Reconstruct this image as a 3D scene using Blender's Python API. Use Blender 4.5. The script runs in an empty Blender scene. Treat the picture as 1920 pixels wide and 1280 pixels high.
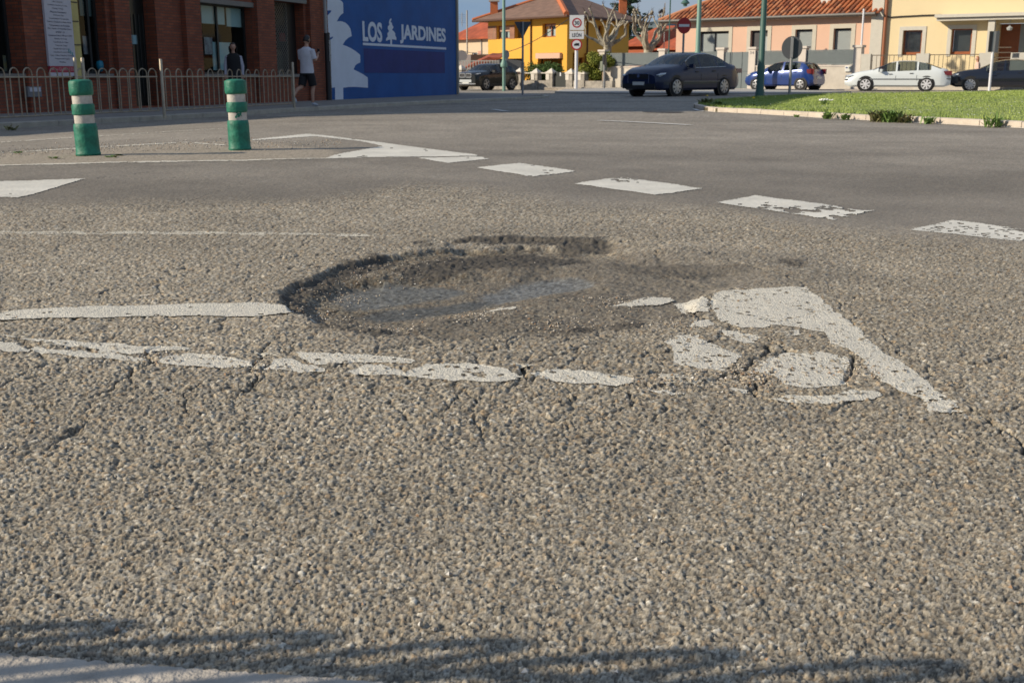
import bpy, bmesh, math, random
import numpy as np
from mathutils import Vector, Matrix
from mathutils.geometry import tessellate_polygon
random.seed(7); rng = np.random.default_rng(7)
S = bpy.context.scene; C = S.collection
R = math.radians
# ------------------------------------------------------------------ camera, sky, sun, exposure
F = 2100.0; H = 0.75; YH = 141.0                      # photo focal length in px, lens height, horizon row
P = math.atan((640 - YH) / F)
cd = bpy.data.cameras.new('camera'); cam = bpy.data.objects.new('camera', cd); C.objects.link(cam)
cam.location = (0, 0, H); cam.rotation_euler = (math.pi / 2 - P, 0, 0)
cd.sensor_width = 36; cd.lens = 36 * F / 1920; cd.clip_start = 0.05; cd.clip_end = 2000
cd.dof.use_dof = True; cd.dof.focus_distance = 3.2; cd.dof.aperture_fstop = 13
S.camera = cam
SUN_AZ, SUN_EL = R(13), R(26.5)                         # direction the light travels, height of the sun
sd = bpy.data.lights.new('sun', 'SUN'); so = bpy.data.objects.new('sun', sd); C.objects.link(so)
sd.energy = 5.0; sd.angle = R(0.53); sd.color = (1.0, 0.88, 0.70)
so.rotation_euler = Vector((math.cos(SUN_AZ) * math.cos(SUN_EL), math.sin(SUN_AZ) * math.cos(SUN_EL), -math.sin(SUN_EL))).to_track_quat('-Z', 'Y').to_euler()
W = bpy.data.worlds.new('World'); S.world = W; W.use_nodes = True
wn, wl = W.node_tree.nodes, W.node_tree.links
sky = wn.new('ShaderNodeTexSky'); sky.sky_type = 'NISHITA'; sky.sun_disc = False
sky.sun_elevation = SUN_EL; sky.sun_rotation = math.atan2(-math.cos(SUN_AZ), -math.sin(SUN_AZ))
sky.air_density = 1.2; sky.dust_density = 0.15; sky.ozone_density = 3.0
bg = wn['Background']; bg.inputs[1].default_value = 0.040
tc = wn.new('ShaderNodeTexCoord'); mp = wn.new('ShaderNodeMapping'); mp.inputs['Scale'].default_value = (1, 1, 4.5)
nz = wn.new('ShaderNodeTexNoise'); nz.inputs['Scale'].default_value = 3.2; nz.inputs['Detail'].default_value = 8
rp = wn.new('ShaderNodeValToRGB'); rp.color_ramp.elements[0].position = 0.40; rp.color_ramp.elements[1].position = 0.64
rp.color_ramp.elements[0].color = (5.8, 9.2, 15.0, 1); rp.color_ramp.elements[1].color = (11.5, 12.8, 15.4, 1)
mxs = wn.new('ShaderNodeMix'); mxs.data_type = 'RGBA'
wl.new(tc.outputs['Generated'], mp.inputs[0]); wl.new(mp.outputs[0], nz.inputs['Vector']); wl.new(nz.outputs[0], rp.inputs[0])
mxs.inputs[0].default_value = 0.62; wl.new(sky.outputs[0], mxs.inputs[6]); wl.new(rp.outputs[0], mxs.inputs[7])
wl.new(mxs.outputs[2], bg.inputs[0])
S.view_settings.view_transform = 'Standard'; S.view_settings.look = 'None'; S.view_settings.gamma = 1
S.view_settings.use_curve_mapping = False; S.view_settings.exposure = 0.12

# ------------------------------------------------------------------ helpers
def ray(x, y):
    a = (x - 960) / F; b = -(y - 640) / F
    return Vector((a, math.cos(P) + b * math.sin(P), -math.sin(P) + b * math.cos(P)))
def at(x, y, z=0.0):                                  # photo pixel seen at height z -> world point
    d = ray(x, y); t = (z - H) / d.z
    return Vector((d.x * t, d.y * t, z))
def atY(x, y, Y):                                     # photo pixel seen at distance Y -> world point
    d = ray(x, y); t = Y / d.y
    return Vector((d.x * t, Y, H + d.z * t))
def tag(o, label=None, cat=None, group=None, kind=None):
    if label: o['label'] = label
    if cat: o['category'] = cat
    if group: o['group'] = group
    if kind: o['kind'] = kind
    return o
def empty(name, loc=(0, 0, 0), rz=0, label=None, cat=None, group=None):
    o = bpy.data.objects.new(name, None); C.objects.link(o); o.location = loc; o.rotation_euler = (0, 0, rz)
    return tag(o, label, cat, group)
class MB:
    def __init__(s): s.v = []; s.f = []
    def add(s, vs, fs):
        n = len(s.v); s.v += [tuple(v) for v in vs]; s.f += [tuple(n + i for i in f) for f in fs]; return s
    def box(s, c, d, rz=0, M=None):
        x, y, z = d[0] / 2, d[1] / 2, d[2] / 2; m = Matrix.Translation(c) @ Matrix.Rotation(rz, 4, 'Z')
        if M is not None: m = M @ m
        vs = [m @ Vector((a * x, b * y, e * z)) for e in (-1, 1) for a, b in ((-1, -1), (1, -1), (1, 1), (-1, 1))]
        return s.add(vs, [(3, 2, 1, 0), (4, 5, 6, 7), (0, 1, 5, 4), (1, 2, 6, 5), (2, 3, 7, 6), (3, 0, 4, 7)])
    def tube(s, pts, rad, n=8, cap=True):
        pts = [Vector(p) for p in pts]
        if not hasattr(rad, '__len__'): rad = [rad] * len(pts)
        up = None; rings = []
        for i, p in enumerate(pts):
            t = (pts[min(i + 1, len(pts) - 1)] - pts[max(i - 1, 0)]).normalized()
            if up is None: up = t.orthogonal().normalized()
            up = (up - t * up.dot(t)); up = up.normalized() if up.length > 1e-6 else t.orthogonal().normalized()
            sdv = t.cross(up)
            rings.append([p + (up * math.cos(2 * math.pi * k / n) + sdv * math.sin(2 * math.pi * k / n)) * rad[i] for k in range(n)])
        vs = [v for r in rings for v in r]; fs = []
        for i in range(len(pts) - 1):
            for k in range(n): fs.append((i * n + k, i * n + (k + 1) % n, (i + 1) * n + (k + 1) % n, (i + 1) * n + k))
        if cap: fs.append(tuple(range(n - 1, -1, -1))); fs.append(tuple((len(pts) - 1) * n + k for k in range(n)))
        return s.add(vs, fs)
    def lathe(s, prof, c=(0, 0, 0), n=20, M=None):     # prof: (r, z)
        m = Matrix.Translation(c)
        if M is not None: m = M @ m
        vs = [m @ Vector((r * math.cos(2 * math.pi * k / n), r * math.sin(2 * math.pi * k / n), z)) for r, z in prof for k in range(n)]
        fs = [(i * n + k, i * n + (k + 1) % n, (i + 1) * n + (k + 1) % n, (i + 1) * n + k) for i in range(len(prof) - 1) for k in range(n)]
        fs.append(tuple(range(n - 1, -1, -1))); fs.append(tuple((len(prof) - 1) * n + k for k in range(n)))
        return s.add(vs, fs)
    def prism(s, poly, z0, z1, M=None):                # poly: xy list, extruded along z
        n = len(poly)
        a = sum(poly[i][0] * poly[(i + 1) % n][1] - poly[(i + 1) % n][0] * poly[i][1] for i in range(n))
        if a < 0: poly = poly[::-1]
        vs = [Vector((p[0], p[1], z0)) for p in poly] + [Vector((p[0], p[1], z1)) for p in poly]
        if M is not None: vs = [M @ v for v in vs]
        return s.add(vs, [tuple(range(n - 1, -1, -1)), tuple(range(n, 2 * n))] + [(i, (i + 1) % n, n + (i + 1) % n, n + i) for i in range(n)])
    def build(s, name, mat, parent=None, smooth=None, **kw):
        me = bpy.data.meshes.new(name); me.from_pydata(s.v, [], s.f); me.validate()
        if smooth is not None:
            for p in me.polygons: p.use_smooth = True
            me.set_sharp_from_angle(angle=R(smooth))
        me.materials.append(mat); o = bpy.data.objects.new(name, me); C.objects.link(o)
        if parent: o.parent = parent
        return tag(o, **kw)
def split_islands(o):
    me = o.data; n = len(me.vertices); par_ = list(range(n))
    def find(a):
        while par_[a] != a: par_[a] = par_[par_[a]]; a = par_[a]
        return a
    for e in me.edges:
        a, b = find(e.vertices[0]), find(e.vertices[1])
        if a != b: par_[a] = b
    groups = {}
    for p in me.polygons: groups.setdefault(find(p.vertices[0]), []).append(p)
    if len(groups) < 2 or len(groups) > 60: return
    for k, ps_ in enumerate(groups.values()):
        vi = sorted({v for p in ps_ for v in p.vertices}); mp_ = {v: i for i, v in enumerate(vi)}
        m2 = bpy.data.meshes.new(o.name.split('.')[0]); m2.from_pydata([me.vertices[v].co[:] for v in vi], [], [[mp_[v] for v in p.vertices] for p in ps_])
        for a, b in zip(m2.polygons, ps_): a.use_smooth = b.use_smooth
        if me.polygons[0].use_smooth: m2.set_sharp_from_angle(angle=R(38))
        for mt in me.materials: m2.materials.append(mt)
        if k == 0: o.data = m2
        else:
            c = o.copy(); c.data = m2; C.objects.link(c)
def copy_tree(o, parent=None):
    c = o.copy(); C.objects.link(c)
    if parent is not None: c.parent = parent
    for ch in [q for q in bpy.data.objects if q.parent == o and q != c]: copy_tree(ch, c)
    return c
MATS = {}
def mat(name, col, rough=0.7, metal=0, var=0.0, vs=5.0, bump=0.0, bs=40.0, spec=0.5, coat=0, col2=None, emit=None):
    m = bpy.data.materials.new(name); m.use_nodes = True; n, l = m.node_tree.nodes, m.node_tree.links
    b = n['Principled BSDF']; b.inputs['Base Color'].default_value = (*col, 1); b.inputs['Roughness'].default_value = rough
    b.inputs['Metallic'].default_value = metal; b.inputs['Specular IOR Level'].default_value = spec; b.inputs['Coat Weight'].default_value = coat
    if coat: b.inputs['Coat Roughness'].default_value = 0.03
    if var or bump or col2:
        t = n.new('ShaderNodeTexCoord')
    if var or col2:
        z = n.new('ShaderNodeTexNoise'); z.inputs['Scale'].default_value = vs; z.inputs['Detail'].default_value = 6; z.inputs['Roughness'].default_value = 0.62
        l.new(t.outputs['Object'], z.inputs['Vector'])
        r = n.new('ShaderNodeValToRGB'); r.color_ramp.elements[0].position = 0.32; r.color_ramp.elements[1].position = 0.68
        c2 = col2 if col2 else tuple(min(1, c * (1 + var)) for c in col); c1 = col if col2 else tuple(c * (1 - var) for c in col)
        r.color_ramp.elements[0].color = (*c1, 1); r.color_ramp.elements[1].color = (*c2, 1)
        l.new(z.outputs[0], r.inputs[0]); l.new(r.outputs[0], b.inputs['Base Color'])
    if bump:
        z2 = n.new('ShaderNodeTexNoise'); z2.inputs['Scale'].default_value = bs; z2.inputs['Detail'].default_value = 5
        l.new(t.outputs['Object'], z2.inputs['Vector']); bp = n.new('ShaderNodeBump'); bp.inputs['Strength'].default_value = bump; bp.inputs['Distance'].default_value = 0.02
        l.new(z2.outputs[0], bp.inputs['Height']); l.new(bp.outputs[0], b.inputs['Normal'])
    if emit: b.inputs['Emission Color'].default_value = (*emit, 1); b.inputs['Emission Strength'].default_value = 1
    MATS[name] = m; return m
def brick_mat(name, c1, c2, mortar, bw=0.25, bh=0.065, ms=0.008):
    m = bpy.data.materials.new(name); m.use_nodes = True; n, l = m.node_tree.nodes, m.node_tree.links
    b = n['Principled BSDF']; b.inputs['Roughness'].default_value = 0.85
    t = n.new('ShaderNodeTexCoord'); sp = n.new('ShaderNodeSeparateXYZ'); cb = n.new('ShaderNodeCombineXYZ')
    ad = n.new('ShaderNodeMath'); ad.operation = 'ADD'
    l.new(t.outputs['Object'], sp.inputs[0]); l.new(sp.outputs[0], ad.inputs[0]); l.new(sp.outputs[1], ad.inputs[1])
    l.new(ad.outputs[0], cb.inputs[0]); l.new(sp.outputs[2], cb.inputs[1])
    k = n.new('ShaderNodeTexBrick'); k.inputs['Scale'].default_value = 1; k.inputs['Color1'].default_value = (*c1, 1); k.inputs['Color2'].default_value = (*c2, 1)
    k.inputs['Mortar'].default_value = (*mortar, 1); k.inputs['Mortar Size'].default_value = ms; k.inputs['Brick Width'].default_value = bw; k.inputs['Row Height'].default_value = bh
    l.new(cb.outputs[0], k.inputs['Vector'])
    z = n.new('ShaderNodeTexNoise'); z.inputs['Scale'].default_value = 3; z.inputs['Detail'].default_value = 5; l.new(t.outputs['Object'], z.inputs['Vector'])
    mx = n.new('ShaderNodeMix'); mx.data_type = 'RGBA'; mx.blend_type = 'MULTIPLY'; mx.inputs[0].default_value = 0.5
    l.new(k.outputs[0], mx.inputs[6]); l.new(z.outputs[0], mx.inputs[7]); l.new(mx.outputs[2], b.inputs['Base Color'])
    bp = n.new('ShaderNodeBump'); bp.inputs['Strength'].default_value = 0.5; bp.inputs['Distance'].default_value = 0.01; bp.invert = True
    l.new(k.outputs['Fac'], bp.inputs['Height']); l.new(bp.outputs[0], b.inputs['Normal'])
    MATS[name] = m; return m
def glass_mat(name, tint=(0.5, 0.55, 0.55), gloss=0.25, mult=1.0):
    m = bpy.data.materials.new(name); m.use_nodes = True; n, l = m.node_tree.nodes, m.node_tree.links
    for q in list(n):
        if q.type != 'OUTPUT_MATERIAL': n.remove(q)
    o = [q for q in n if q.type == 'OUTPUT_MATERIAL'][0]
    a = n.new('ShaderNodeBsdfTransparent'); a.inputs[0].default_value = (*tint, 1)
    g = n.new('ShaderNodeBsdfGlossy'); g.inputs['Roughness'].default_value = 0.02
    fr = n.new('ShaderNodeFresnel'); fr.inputs[0].default_value = 1.5
    mu = n.new('ShaderNodeMath'); mu.operation = 'MULTIPLY_ADD'; mu.inputs[1].default_value = mult; mu.inputs[2].default_value = gloss * 0.3; mu.use_clamp = True
    x = n.new('ShaderNodeMixShader'); l.new(fr.outputs[0], mu.inputs[0]); l.new(mu.outputs[0], x.inputs[0])
    l.new(a.outputs[0], x.inputs[1]); l.new(g.outputs[0], x.inputs[2]); l.new(x.outputs[0], o.inputs[0])
    MATS[name] = m; return m

class Frame:                                           # a vertical plane through two ground points
    def __init__(s, P0, P1, base=0.0):
        s.o = Vector((P0[0], P0[1], 0)); d = Vector((P1[0] - P0[0], P1[1] - P0[1], 0)); s.L = d.length; s.d = d.normalized()
        s.n = Vector((s.d.y, -s.d.x, 0)); s.base = base  # n points to the camera side for d running left to right
        s.rz = math.atan2(s.d.y, s.d.x)
        s.M = Matrix(((s.d.x, s.n.x * -1, 0, s.o.x), (s.d.y, s.n.y * -1, 0, s.o.y), (0, 0, 1, 0), (0, 0, 0, 1)))  # local x = s, local y = inward
    def pt(s, a, z, off=0): return s.o + s.d * a + Vector((0, 0, z)) + s.n * off
    def px(s, x, y, off=0):
        d = ray(x, y); o = s.o + s.n * off
        t = s.n.dot(o - Vector((0, 0, 0))) / s.n.dot(d)
        p = Vector((0, 0, H)) + d * t; return (p - s.o).dot(s.d), p.z
    def box(s, mb, s0, s1, z0, z1, y0, y1):            # y0..y1 outward offsets (positive = towards street)
        return mb.box(((s0 + s1) / 2, -(y0 + y1) / 2, (z0 + z1) / 2), (abs(s1 - s0), abs(y1 - y0), abs(z1 - z0)), M=s.M)
    def wall(s, mb, s0, s1, z0, z1, opens=(), r=0.2, top=True):
        ss = sorted({s0, s1} | {v for o in opens for v in o[:2] if s0 < v < s1}); zz = sorted({z0, z1} | {v for o in opens for v in o[2:4] if z0 < v < z1})
        q = lambda a, z, off=0: s.pt(a, z, off)
        for i in range(len(ss) - 1):
            for j in range(len(zz) - 1):
                a, b, c, d = ss[i], ss[i + 1], zz[j], zz[j + 1]; mx, mz = (a + b) / 2, (c + d) / 2
                if any(o[0] < mx < o[1] and o[2] < mz < o[3] for o in opens): continue
                mb.add([q(a, c), q(b, c), q(b, d), q(a, d)], [(0, 1, 2, 3)])
        for (a, b, c, d) in opens:
            mb.add([q(a, c), q(a, d), q(a, d, -r), q(a, c, -r)], [(0, 1, 2, 3)]); mb.add([q(b, c), q(b, c, -r), q(b, d, -r), q(b, d)], [(0, 1, 2, 3)])
            mb.add([q(a, d), q(b, d), q(b, d, -r), q(a, d, -r)], [(0, 1, 2, 3)]); mb.add([q(a, c), q(a, c, -r), q(b, c, -r), q(b, c)], [(0, 1, 2, 3)])
        return mb
def text_on(fr, body, s0, s1, z0, z1, off, m, name, parent, bold=0.0, ext=0.004, keep=False):
    cu = bpy.data.curves.new('t', 'FONT'); cu.body = body; cu.offset = bold; cu.extrude = 0.01; cu.resolution_u = 4
    to = bpy.data.objects.new('t', cu); C.objects.link(to); dg = bpy.context.evaluated_depsgraph_get()
    me = bpy.data.meshes.new_from_object(to.evaluated_get(dg)); bpy.data.objects.remove(to)
    xs = [v.co.x for v in me.vertices]; ys = [v.co.y for v in me.vertices]
    a, b, c, d = min(xs), max(xs), min(ys), max(ys)
    for v in me.vertices:
        u = (v.co.x - a) / max(1e-6, b - a); w = (v.co.y - c) / max(1e-6, d - c)
        v.co = fr.pt(s0 + u * (s1 - s0), z0 + w * (z1 - z0), off + (ext if v.co.z > 0 else 0))
    me.name = name; me.materials.clear(); me.materials.append(m); o = bpy.data.objects.new(name, me); C.objects.link(o); o.parent = parent
    return o

# ------------------------------------------------------------------ numpy noise
def h2(ix, iy, sd_):
    h = (ix * 374761393 + iy * 668265263 + sd_ * 2246822519) & 0xFFFFFFFF
    h = ((h ^ (h >> 13)) * 1274126177) & 0xFFFFFFFF; h = ((h ^ (h >> 15)) * 2246822519) & 0xFFFFFFFF
    return ((h ^ (h >> 16)) & 0xFFFFFF) / 16777216.0
def vn(x, y, sc, sd_=0):
    x = x / sc; y = y / sc; ix = np.floor(x).astype(np.int64); iy = np.floor(y).astype(np.int64); fx = x - ix; fy = y - iy
    fx = fx * fx * (3 - 2 * fx); fy = fy * fy * (3 - 2 * fy)
    a = h2(ix, iy, sd_); b = h2(ix + 1, iy, sd_); c = h2(ix, iy + 1, sd_); d = h2(ix + 1, iy + 1, sd_)
    return (a + (b - a) * fx) * (1 - fy) + (c + (d - c) * fx) * fy - 0.5
def fbm(x, y, sc, sd_=0, o=4):
    r = 0; a = 1.0
    for k in range(o): r = r + a * vn(x, y, sc / 2 ** k, sd_ + k); a *= 0.55
    return r
def worley(x, y, cell, sd_):
    x = x / cell; y = y / cell; ix = np.floor(x).astype(np.int64); iy = np.floor(y).astype(np.int64)
    f1 = np.full(x.shape, 9.0); f2 = f1.copy(); idr = np.zeros(x.shape); bx = f1.copy(); by = f1.copy()
    for dx in (-1, 0, 1):
        for dy in (-1, 0, 1):
            cx = ix + dx; cy = iy + dy
            px = cx + 0.1 + 0.8 * h2(cx, cy, sd_) - x; py = cy + 0.1 + 0.8 * h2(cx, cy, sd_ + 1) - y
            th = h2(cx, cy, sd_ + 3) * 3.14; e = 1 + 0.7 * h2(cx, cy, sd_ + 4)
            c, s = np.cos(th), np.sin(th); d = np.sqrt(((px * c + py * s) / e) ** 2 + ((py * c - px * s) * e ** 0.5) ** 2)
            m = d < f1; f2 = np.where(m, f1, np.minimum(f2, d)); f1 = np.where(m, d, f1)
            idr = np.where(m, h2(cx, cy, sd_ + 2), idr); bx = np.where(m, px, bx); by = np.where(m, py, by)
    return f1, f2, idr, bx, by
def sst(a, b, x): t = np.clip((x - a) / (b - a), 0, 1); return t * t * (3 - 2 * t)
def inpoly(x, y, poly):
    r = np.zeros(x.shape, bool); n = len(poly)
    for i in range(n):
        x0, y0 = poly[i]; x1, y1 = poly[(i + 1) % n]
        if y0 == y1: continue
        r ^= ((y0 > y) != (y1 > y)) & (x < (x1 - x0) * (y - y0) / (y1 - y0) + x0)
    return r
def segdist(x, y, pl, closed=False):
    d = np.full(x.shape, 1e9); n = len(pl)
    for i in range(n if closed else n - 1):
        x0, y0 = pl[i]; x1, y1 = pl[(i + 1) % n]; dx, dy = x1 - x0, y1 - y0; L = dx * dx + dy * dy + 1e-12
        t = np.clip(((x - x0) * dx + (y - y0) * dy) / L, 0, 1); d = np.minimum(d, np.hypot(x - x0 - t * dx, y - y0 - t * dy))
    return d
def sdist(x, y, poly):                                 # positive inside
    d = segdist(x, y, poly, True); return np.where(inpoly(x, y, poly), d, -d)
def wp(pts, z=0.0): return [tuple(at(px_, py_, z)[:2]) for px_, py_ in pts]
def crop(pts, ox, oy, k, z=0.0): return wp([(ox + a / k, oy + b / k) for a, b in pts], z)

# ------------------------------------------------------------------ the road: one relief sheet
SWZ = 0.02; GZ = -0.07
KERB = [(-420, 262), (-150, 240), (0, 231), (234, 220), (450, 208.5), (553, 202.5), (700, 194.5), (850, 187.5), (960, 183), (1030, 180)]
KW = wp(KERB, SWZ)                                     # top edge of the left pavement kerb, world
def road_z(x, y):
    kx = np.interp(y, [p[1] for p in KW], [p[0] for p in KW])
    d = x - kx
    z = GZ * (1 - sst(0.3, 5.0, d)) * (1 - sst(38, 46, y))
    z = z - 0.17 * sst(46, 66, y) * (1 - sst(4, 9, x))
    return z
def spacing(Y): return 0.0036 + 0.0005 * max(0, Y - 1.5) ** 2
ys = [1.12]
while ys[-1] < 260: ys.append(ys[-1] + min(spacing(ys[-1]), 0.03 * ys[-1]))
ys = np.array(ys); uin = np.linspace(-0.5, 0.5, 861); uo = np.linspace(0.505, 0.85, 36)
us = np.concatenate([-uo[::-1], uin, uo])
U, YY = np.meshgrid(us, ys); X = U * (YY + 0.17); NR, NC = X.shape
X = X + (rng.random(X.shape) - 0.5) * 0.0006 * (1 + YY * 0.2); YY = YY + (rng.random(X.shape) - 0.5) * 0.001
print('road grid', NR, NC)
z = road_z(X, YY)
near = YY < 16
fade = 1 - sst(9, 16, YY)
pebbly = sst(1.55, 2.3, YY + 0.25 * fbm(X, YY, 0.6, 90, 3))
# newer, smoother asphalt of the roundabout and of the strip beyond the cracked lane
BND = wp([(-500, 396), (0, 390), (250, 388), (520, 385), (640, 372), (760, 352), (900, 362), (1100, 392), (1380, 402), (1560, 436), (1750, 452), (1930, 462), (2500, 500)])
bn = np.interp(X, [p[0] for p in BND], [p[1] for p in BND])
newer = sst(-0.35, 0.75, YY - bn + 0.12 * fbm(X, YY, 0.5, 91, 3))
# stones of mixed size: large flat ones standing among small chips
f1, f2, idr, bx, by = worley(X, YY, 0.0126, 11)
rh = (idr * 7.31) % 1.0; tx = (idr * 13.7) % 1.0 - 0.5; ty = (idr * 29.3) % 1.0 - 0.5
rad_ = 0.30 + 0.34 * ((idr * 19.9) % 1.0)
prs_ = 0.30 + 0.36 * pebbly + 0.25 * fbm(X, YY, 0.4, 95, 2)
big_s = ((idr * 3.77) % 1.0) < prs_
pro = np.clip((rad_ - f1) / 0.24, 0, 1) * sst(0.02, 0.16, f2 - f1); top_ = pro ** 0.30
hb = np.where(big_s, top_ * (0.0028 + 0.0046 * rh * (0.45 + 0.55 * pebbly)) + 0.0056 * (bx * tx + by * ty) * sst(0, .5, pro), 0)
g1, g2, idg, gx, gy = worley(X, YY, 0.0071, 57)
rg_ = (idg * 3.3) % 1.0; lv = fbm(X, YY, 0.035, 33, 3)
platg = np.clip((g2 - g1 - .03) / 0.36, 0, 1) ** 0.30
pit = (((idg * 5.7) % 1.0) < 0.22 + 0.10 * pebbly) * sst(0.62, 0.25, g1)
hs = 0.0044 * platg * (0.20 + 0.80 * rg_) + 0.0040 * (gx * (((idg * 17.1) % 1) - 0.5) + gy * (((idg * 23.1) % 1) - 0.5)) * platg - 0.0048 * pit + 0.0030 * lv
isb = big_s & (hb > hs)
st = np.maximum(hb, hs) + 0.0015 * vn(X, YY, 0.0042, 5) + 0.0009 * vn(X, YY, 0.0021, 6)
st = st * fade * (1 - 0.72 * newer)
big = 0.006 * fbm(X, YY, 0.35, 21, 3) * fade
# colours ---------------------------------------------------------------
def pal(r):
    c = np.zeros(r.shape + (3,)); keys = [0, .22, .45, .66, .78, .88, .95, 1.0]
    cols = [(.17, .157, .14), (.29, .268, .232), (.40, .37, .32), (.45, .39, .305), (.35, .25, .155), (.27, .28, .285), (.55, .52, .46), (.68, .66, .61)]
    for k in range(3): c[..., k] = np.interp(r, keys, [q[k] for q in cols])
    return c
tar = np.array((.080, .070, .057)); dust = np.array((.40, .355, .285))
gms = sst(0.0, 0.26, g2 - g1)[..., None]
cs = pal((idg * 77.1) % 1.0) * 0.72 + dust * 0.28
cs = (cs * gms + (tar * .78 + dust * .16) * (1 - gms)) * (1 - 0.55 * pit[..., None])
cb = pal((idr * 91.7) % 1.0) * 0.80 + dust * 0.20
ed = sst(0.0, 0.35, pro)[..., None]; cb = cb * ed + tar * (1 - ed)
col = np.where(isb[..., None], cb, cs)
gap = sst(0.0, 0.3, g2 - g1); col = col * (0.84 + 0.32 * rng.random(X.shape))[..., None]
far_g = (0.84 + 0.30 * h2((X * 400).astype(np.int64), (YY * 300).astype(np.int64), 8))[..., None]
nv = newer[..., None]
trk = fbm(X * .35, YY * 1.0, 1.6, 62, 4)
newc = (np.array((.240, .222, .203)) * (1 + 0.22 * fbm(X, YY, 2.2, 61, 4)[..., None] + 0.34 * trk[..., None] + 0.20 * (sst(10.5, 14, YY) - .5)[..., None])) * (0.82 + 0.36 * far_g * far_g * 0.7)
col = col * (1 - nv) + (newc * 0.8 + col * 0.2) * nv
col = col * (1 + 0.20 * fbm(X, YY, 0.5, 71, 4)[..., None])
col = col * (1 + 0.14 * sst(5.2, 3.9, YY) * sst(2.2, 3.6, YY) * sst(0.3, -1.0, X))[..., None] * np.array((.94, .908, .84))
def paintzone(x, y, poly, amp=0.02, sc=0.06, sd_=200):
    xx = x + amp * fbm(x, y, sc, sd_, 3); yy = y + 2.0 * amp * fbm(x, y, sc, sd_ + 7, 3); return xx, yy
def zone(px_poly, soft, amp=0.03, sc=0.12, sd_=300):
    poly = wp(px_poly); bx0 = min(p[0] for p in poly) - .4; bx1 = max(p[0] for p in poly) + .4; by0 = min(p[1] for p in poly) - .6; by1 = max(p[1] for p in poly) + .6
    r0, r1_ = np.searchsorted(ys, [by0, by1]); r0 = max(0, r0 - 1)
    out = np.zeros(X.shape); sl = slice(r0, r1_ + 1); x, y = X[sl], YY[sl]; m = (x > bx0) & (x < bx1)
    if not m.any(): return out
    xx, yy = paintzone(x[m], y[m], poly, amp, sc, sd_); s = sdist(xx, yy, poly); t = out[sl]; t[m] = s if soft is None else sst(-soft, soft, s); out[sl] = t
    if soft is None:
        oo = np.full(X.shape, -1.0); t = oo[sl]; t[m] = s; oo[sl] = t; return oo
    return out
def blend(zc, c):
    global col
    col = col * (1 - zc[..., None]) + c * zc[..., None]
# splitter strip between the bollards: dust and gravel
zs = zone([(-300, 285), (0, 284), (350, 267), (470, 264), (620, 280), (640, 295), (480, 301), (0, 310), (-300, 318)], 0.1, 0.06, 0.4)
grit = (0.72 + 0.56 * h2((X * 90).astype(np.int64), (YY * 25).astype(np.int64), 5))[..., None]
blend(zs * 0.8, np.array((.34, .29, .225)) * grit)
# resurfaced, darker strip along the yield line, and a seam
zr1 = zone([(420, 300), (640, 304), (900, 322), (1100, 352), (1380, 388), (1700, 430), (2300, 470), (2300, 330), (1900, 322), (1500, 300), (1150, 288), (940, 286), (700, 300)], .25, .10, .8, 345)
col = col * (1 - .16 * zr1[..., None])
zr2 = zone([(-200, 318), (560, 306), (760, 322), (860, 350), (700, 368), (420, 384), (-200, 392)], .12, .06, .5, 346); col = col * (1 - .07 * zr2[..., None])
# pothole
OUT = [(520, 551), (532, 536), (596, 520), (622, 505), (700, 484), (775, 474), (860, 462), (980, 458), (1080, 460), (1145, 452), (1200, 470), (1330, 492), (1440, 506), (1380, 538), (1310, 562), (1296, 590), (1200, 606), (1060, 626), (950, 633), (850, 637), (740, 626), (640, 611), (585, 600), (545, 584)]
INN = [(552, 553), (600, 537), (640, 517), (760, 506), (900, 500), (1050, 498), (1120, 508), (1105, 532), (960, 556), (850, 580), (740, 600), (660, 602), (590, 589)]
so_ = zone(OUT, None, 0.035, 0.10, 310); si_ = zone(INN, None, 0.03, 0.12, 320)
lw = np.where(X < -0.45, 0.022, 0.03 + .16 * sst(.05, .5, X) * sst(3.65, 4.3, YY))
hole = sst(-0.5, 1.0, so_ / lw); deep = sst(-0.6, 1.0, si_ / np.where(X < -0.5, 0.05, 0.16))
holez = -0.026 * hole - 0.032 * deep
mask_any = hole > 0.02
hmix = np.clip(hole, 0, 1)
q1, q2, idq, qx, qy = worley(X, YY, 0.0125, 401)
gq = sst(0.0, 0.3, q2 - q1)
gravel = 0.0085 * np.sqrt(np.clip(1 - (q1 / 0.8) ** 2, 0, 1)) * (0.4 + 0.6 * ((idq * 9.1) % 1)) + 0.010 * fbm(X, YY, 0.12, 410, 4)
st = st * (1 - hmix) + gravel * hmix
hc = pal((idq * 53.3) % 1.0) * np.array((.66, .61, .52)) * (0.18 + 0.82 * gq[..., None])
hmix = hmix * (1 - .45 * sst(.0, .6, X)); blend(hmix * 0.92, hc * (0.9 + 0.5 * fbm(X, YY, 0.25, 420, 3)[..., None]))
# muddy brown skirt right of the hole
zb = zone([(1000, 470), (1300, 468), (1560, 486), (1640, 520), (1400, 560), (1300, 600), (1100, 640), (700, 640), (560, 600)], 0.15, 0.12, 0.4, 330)
blend(zb * 0.42, np.array((.155, .138, .115)) * grit)
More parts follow.
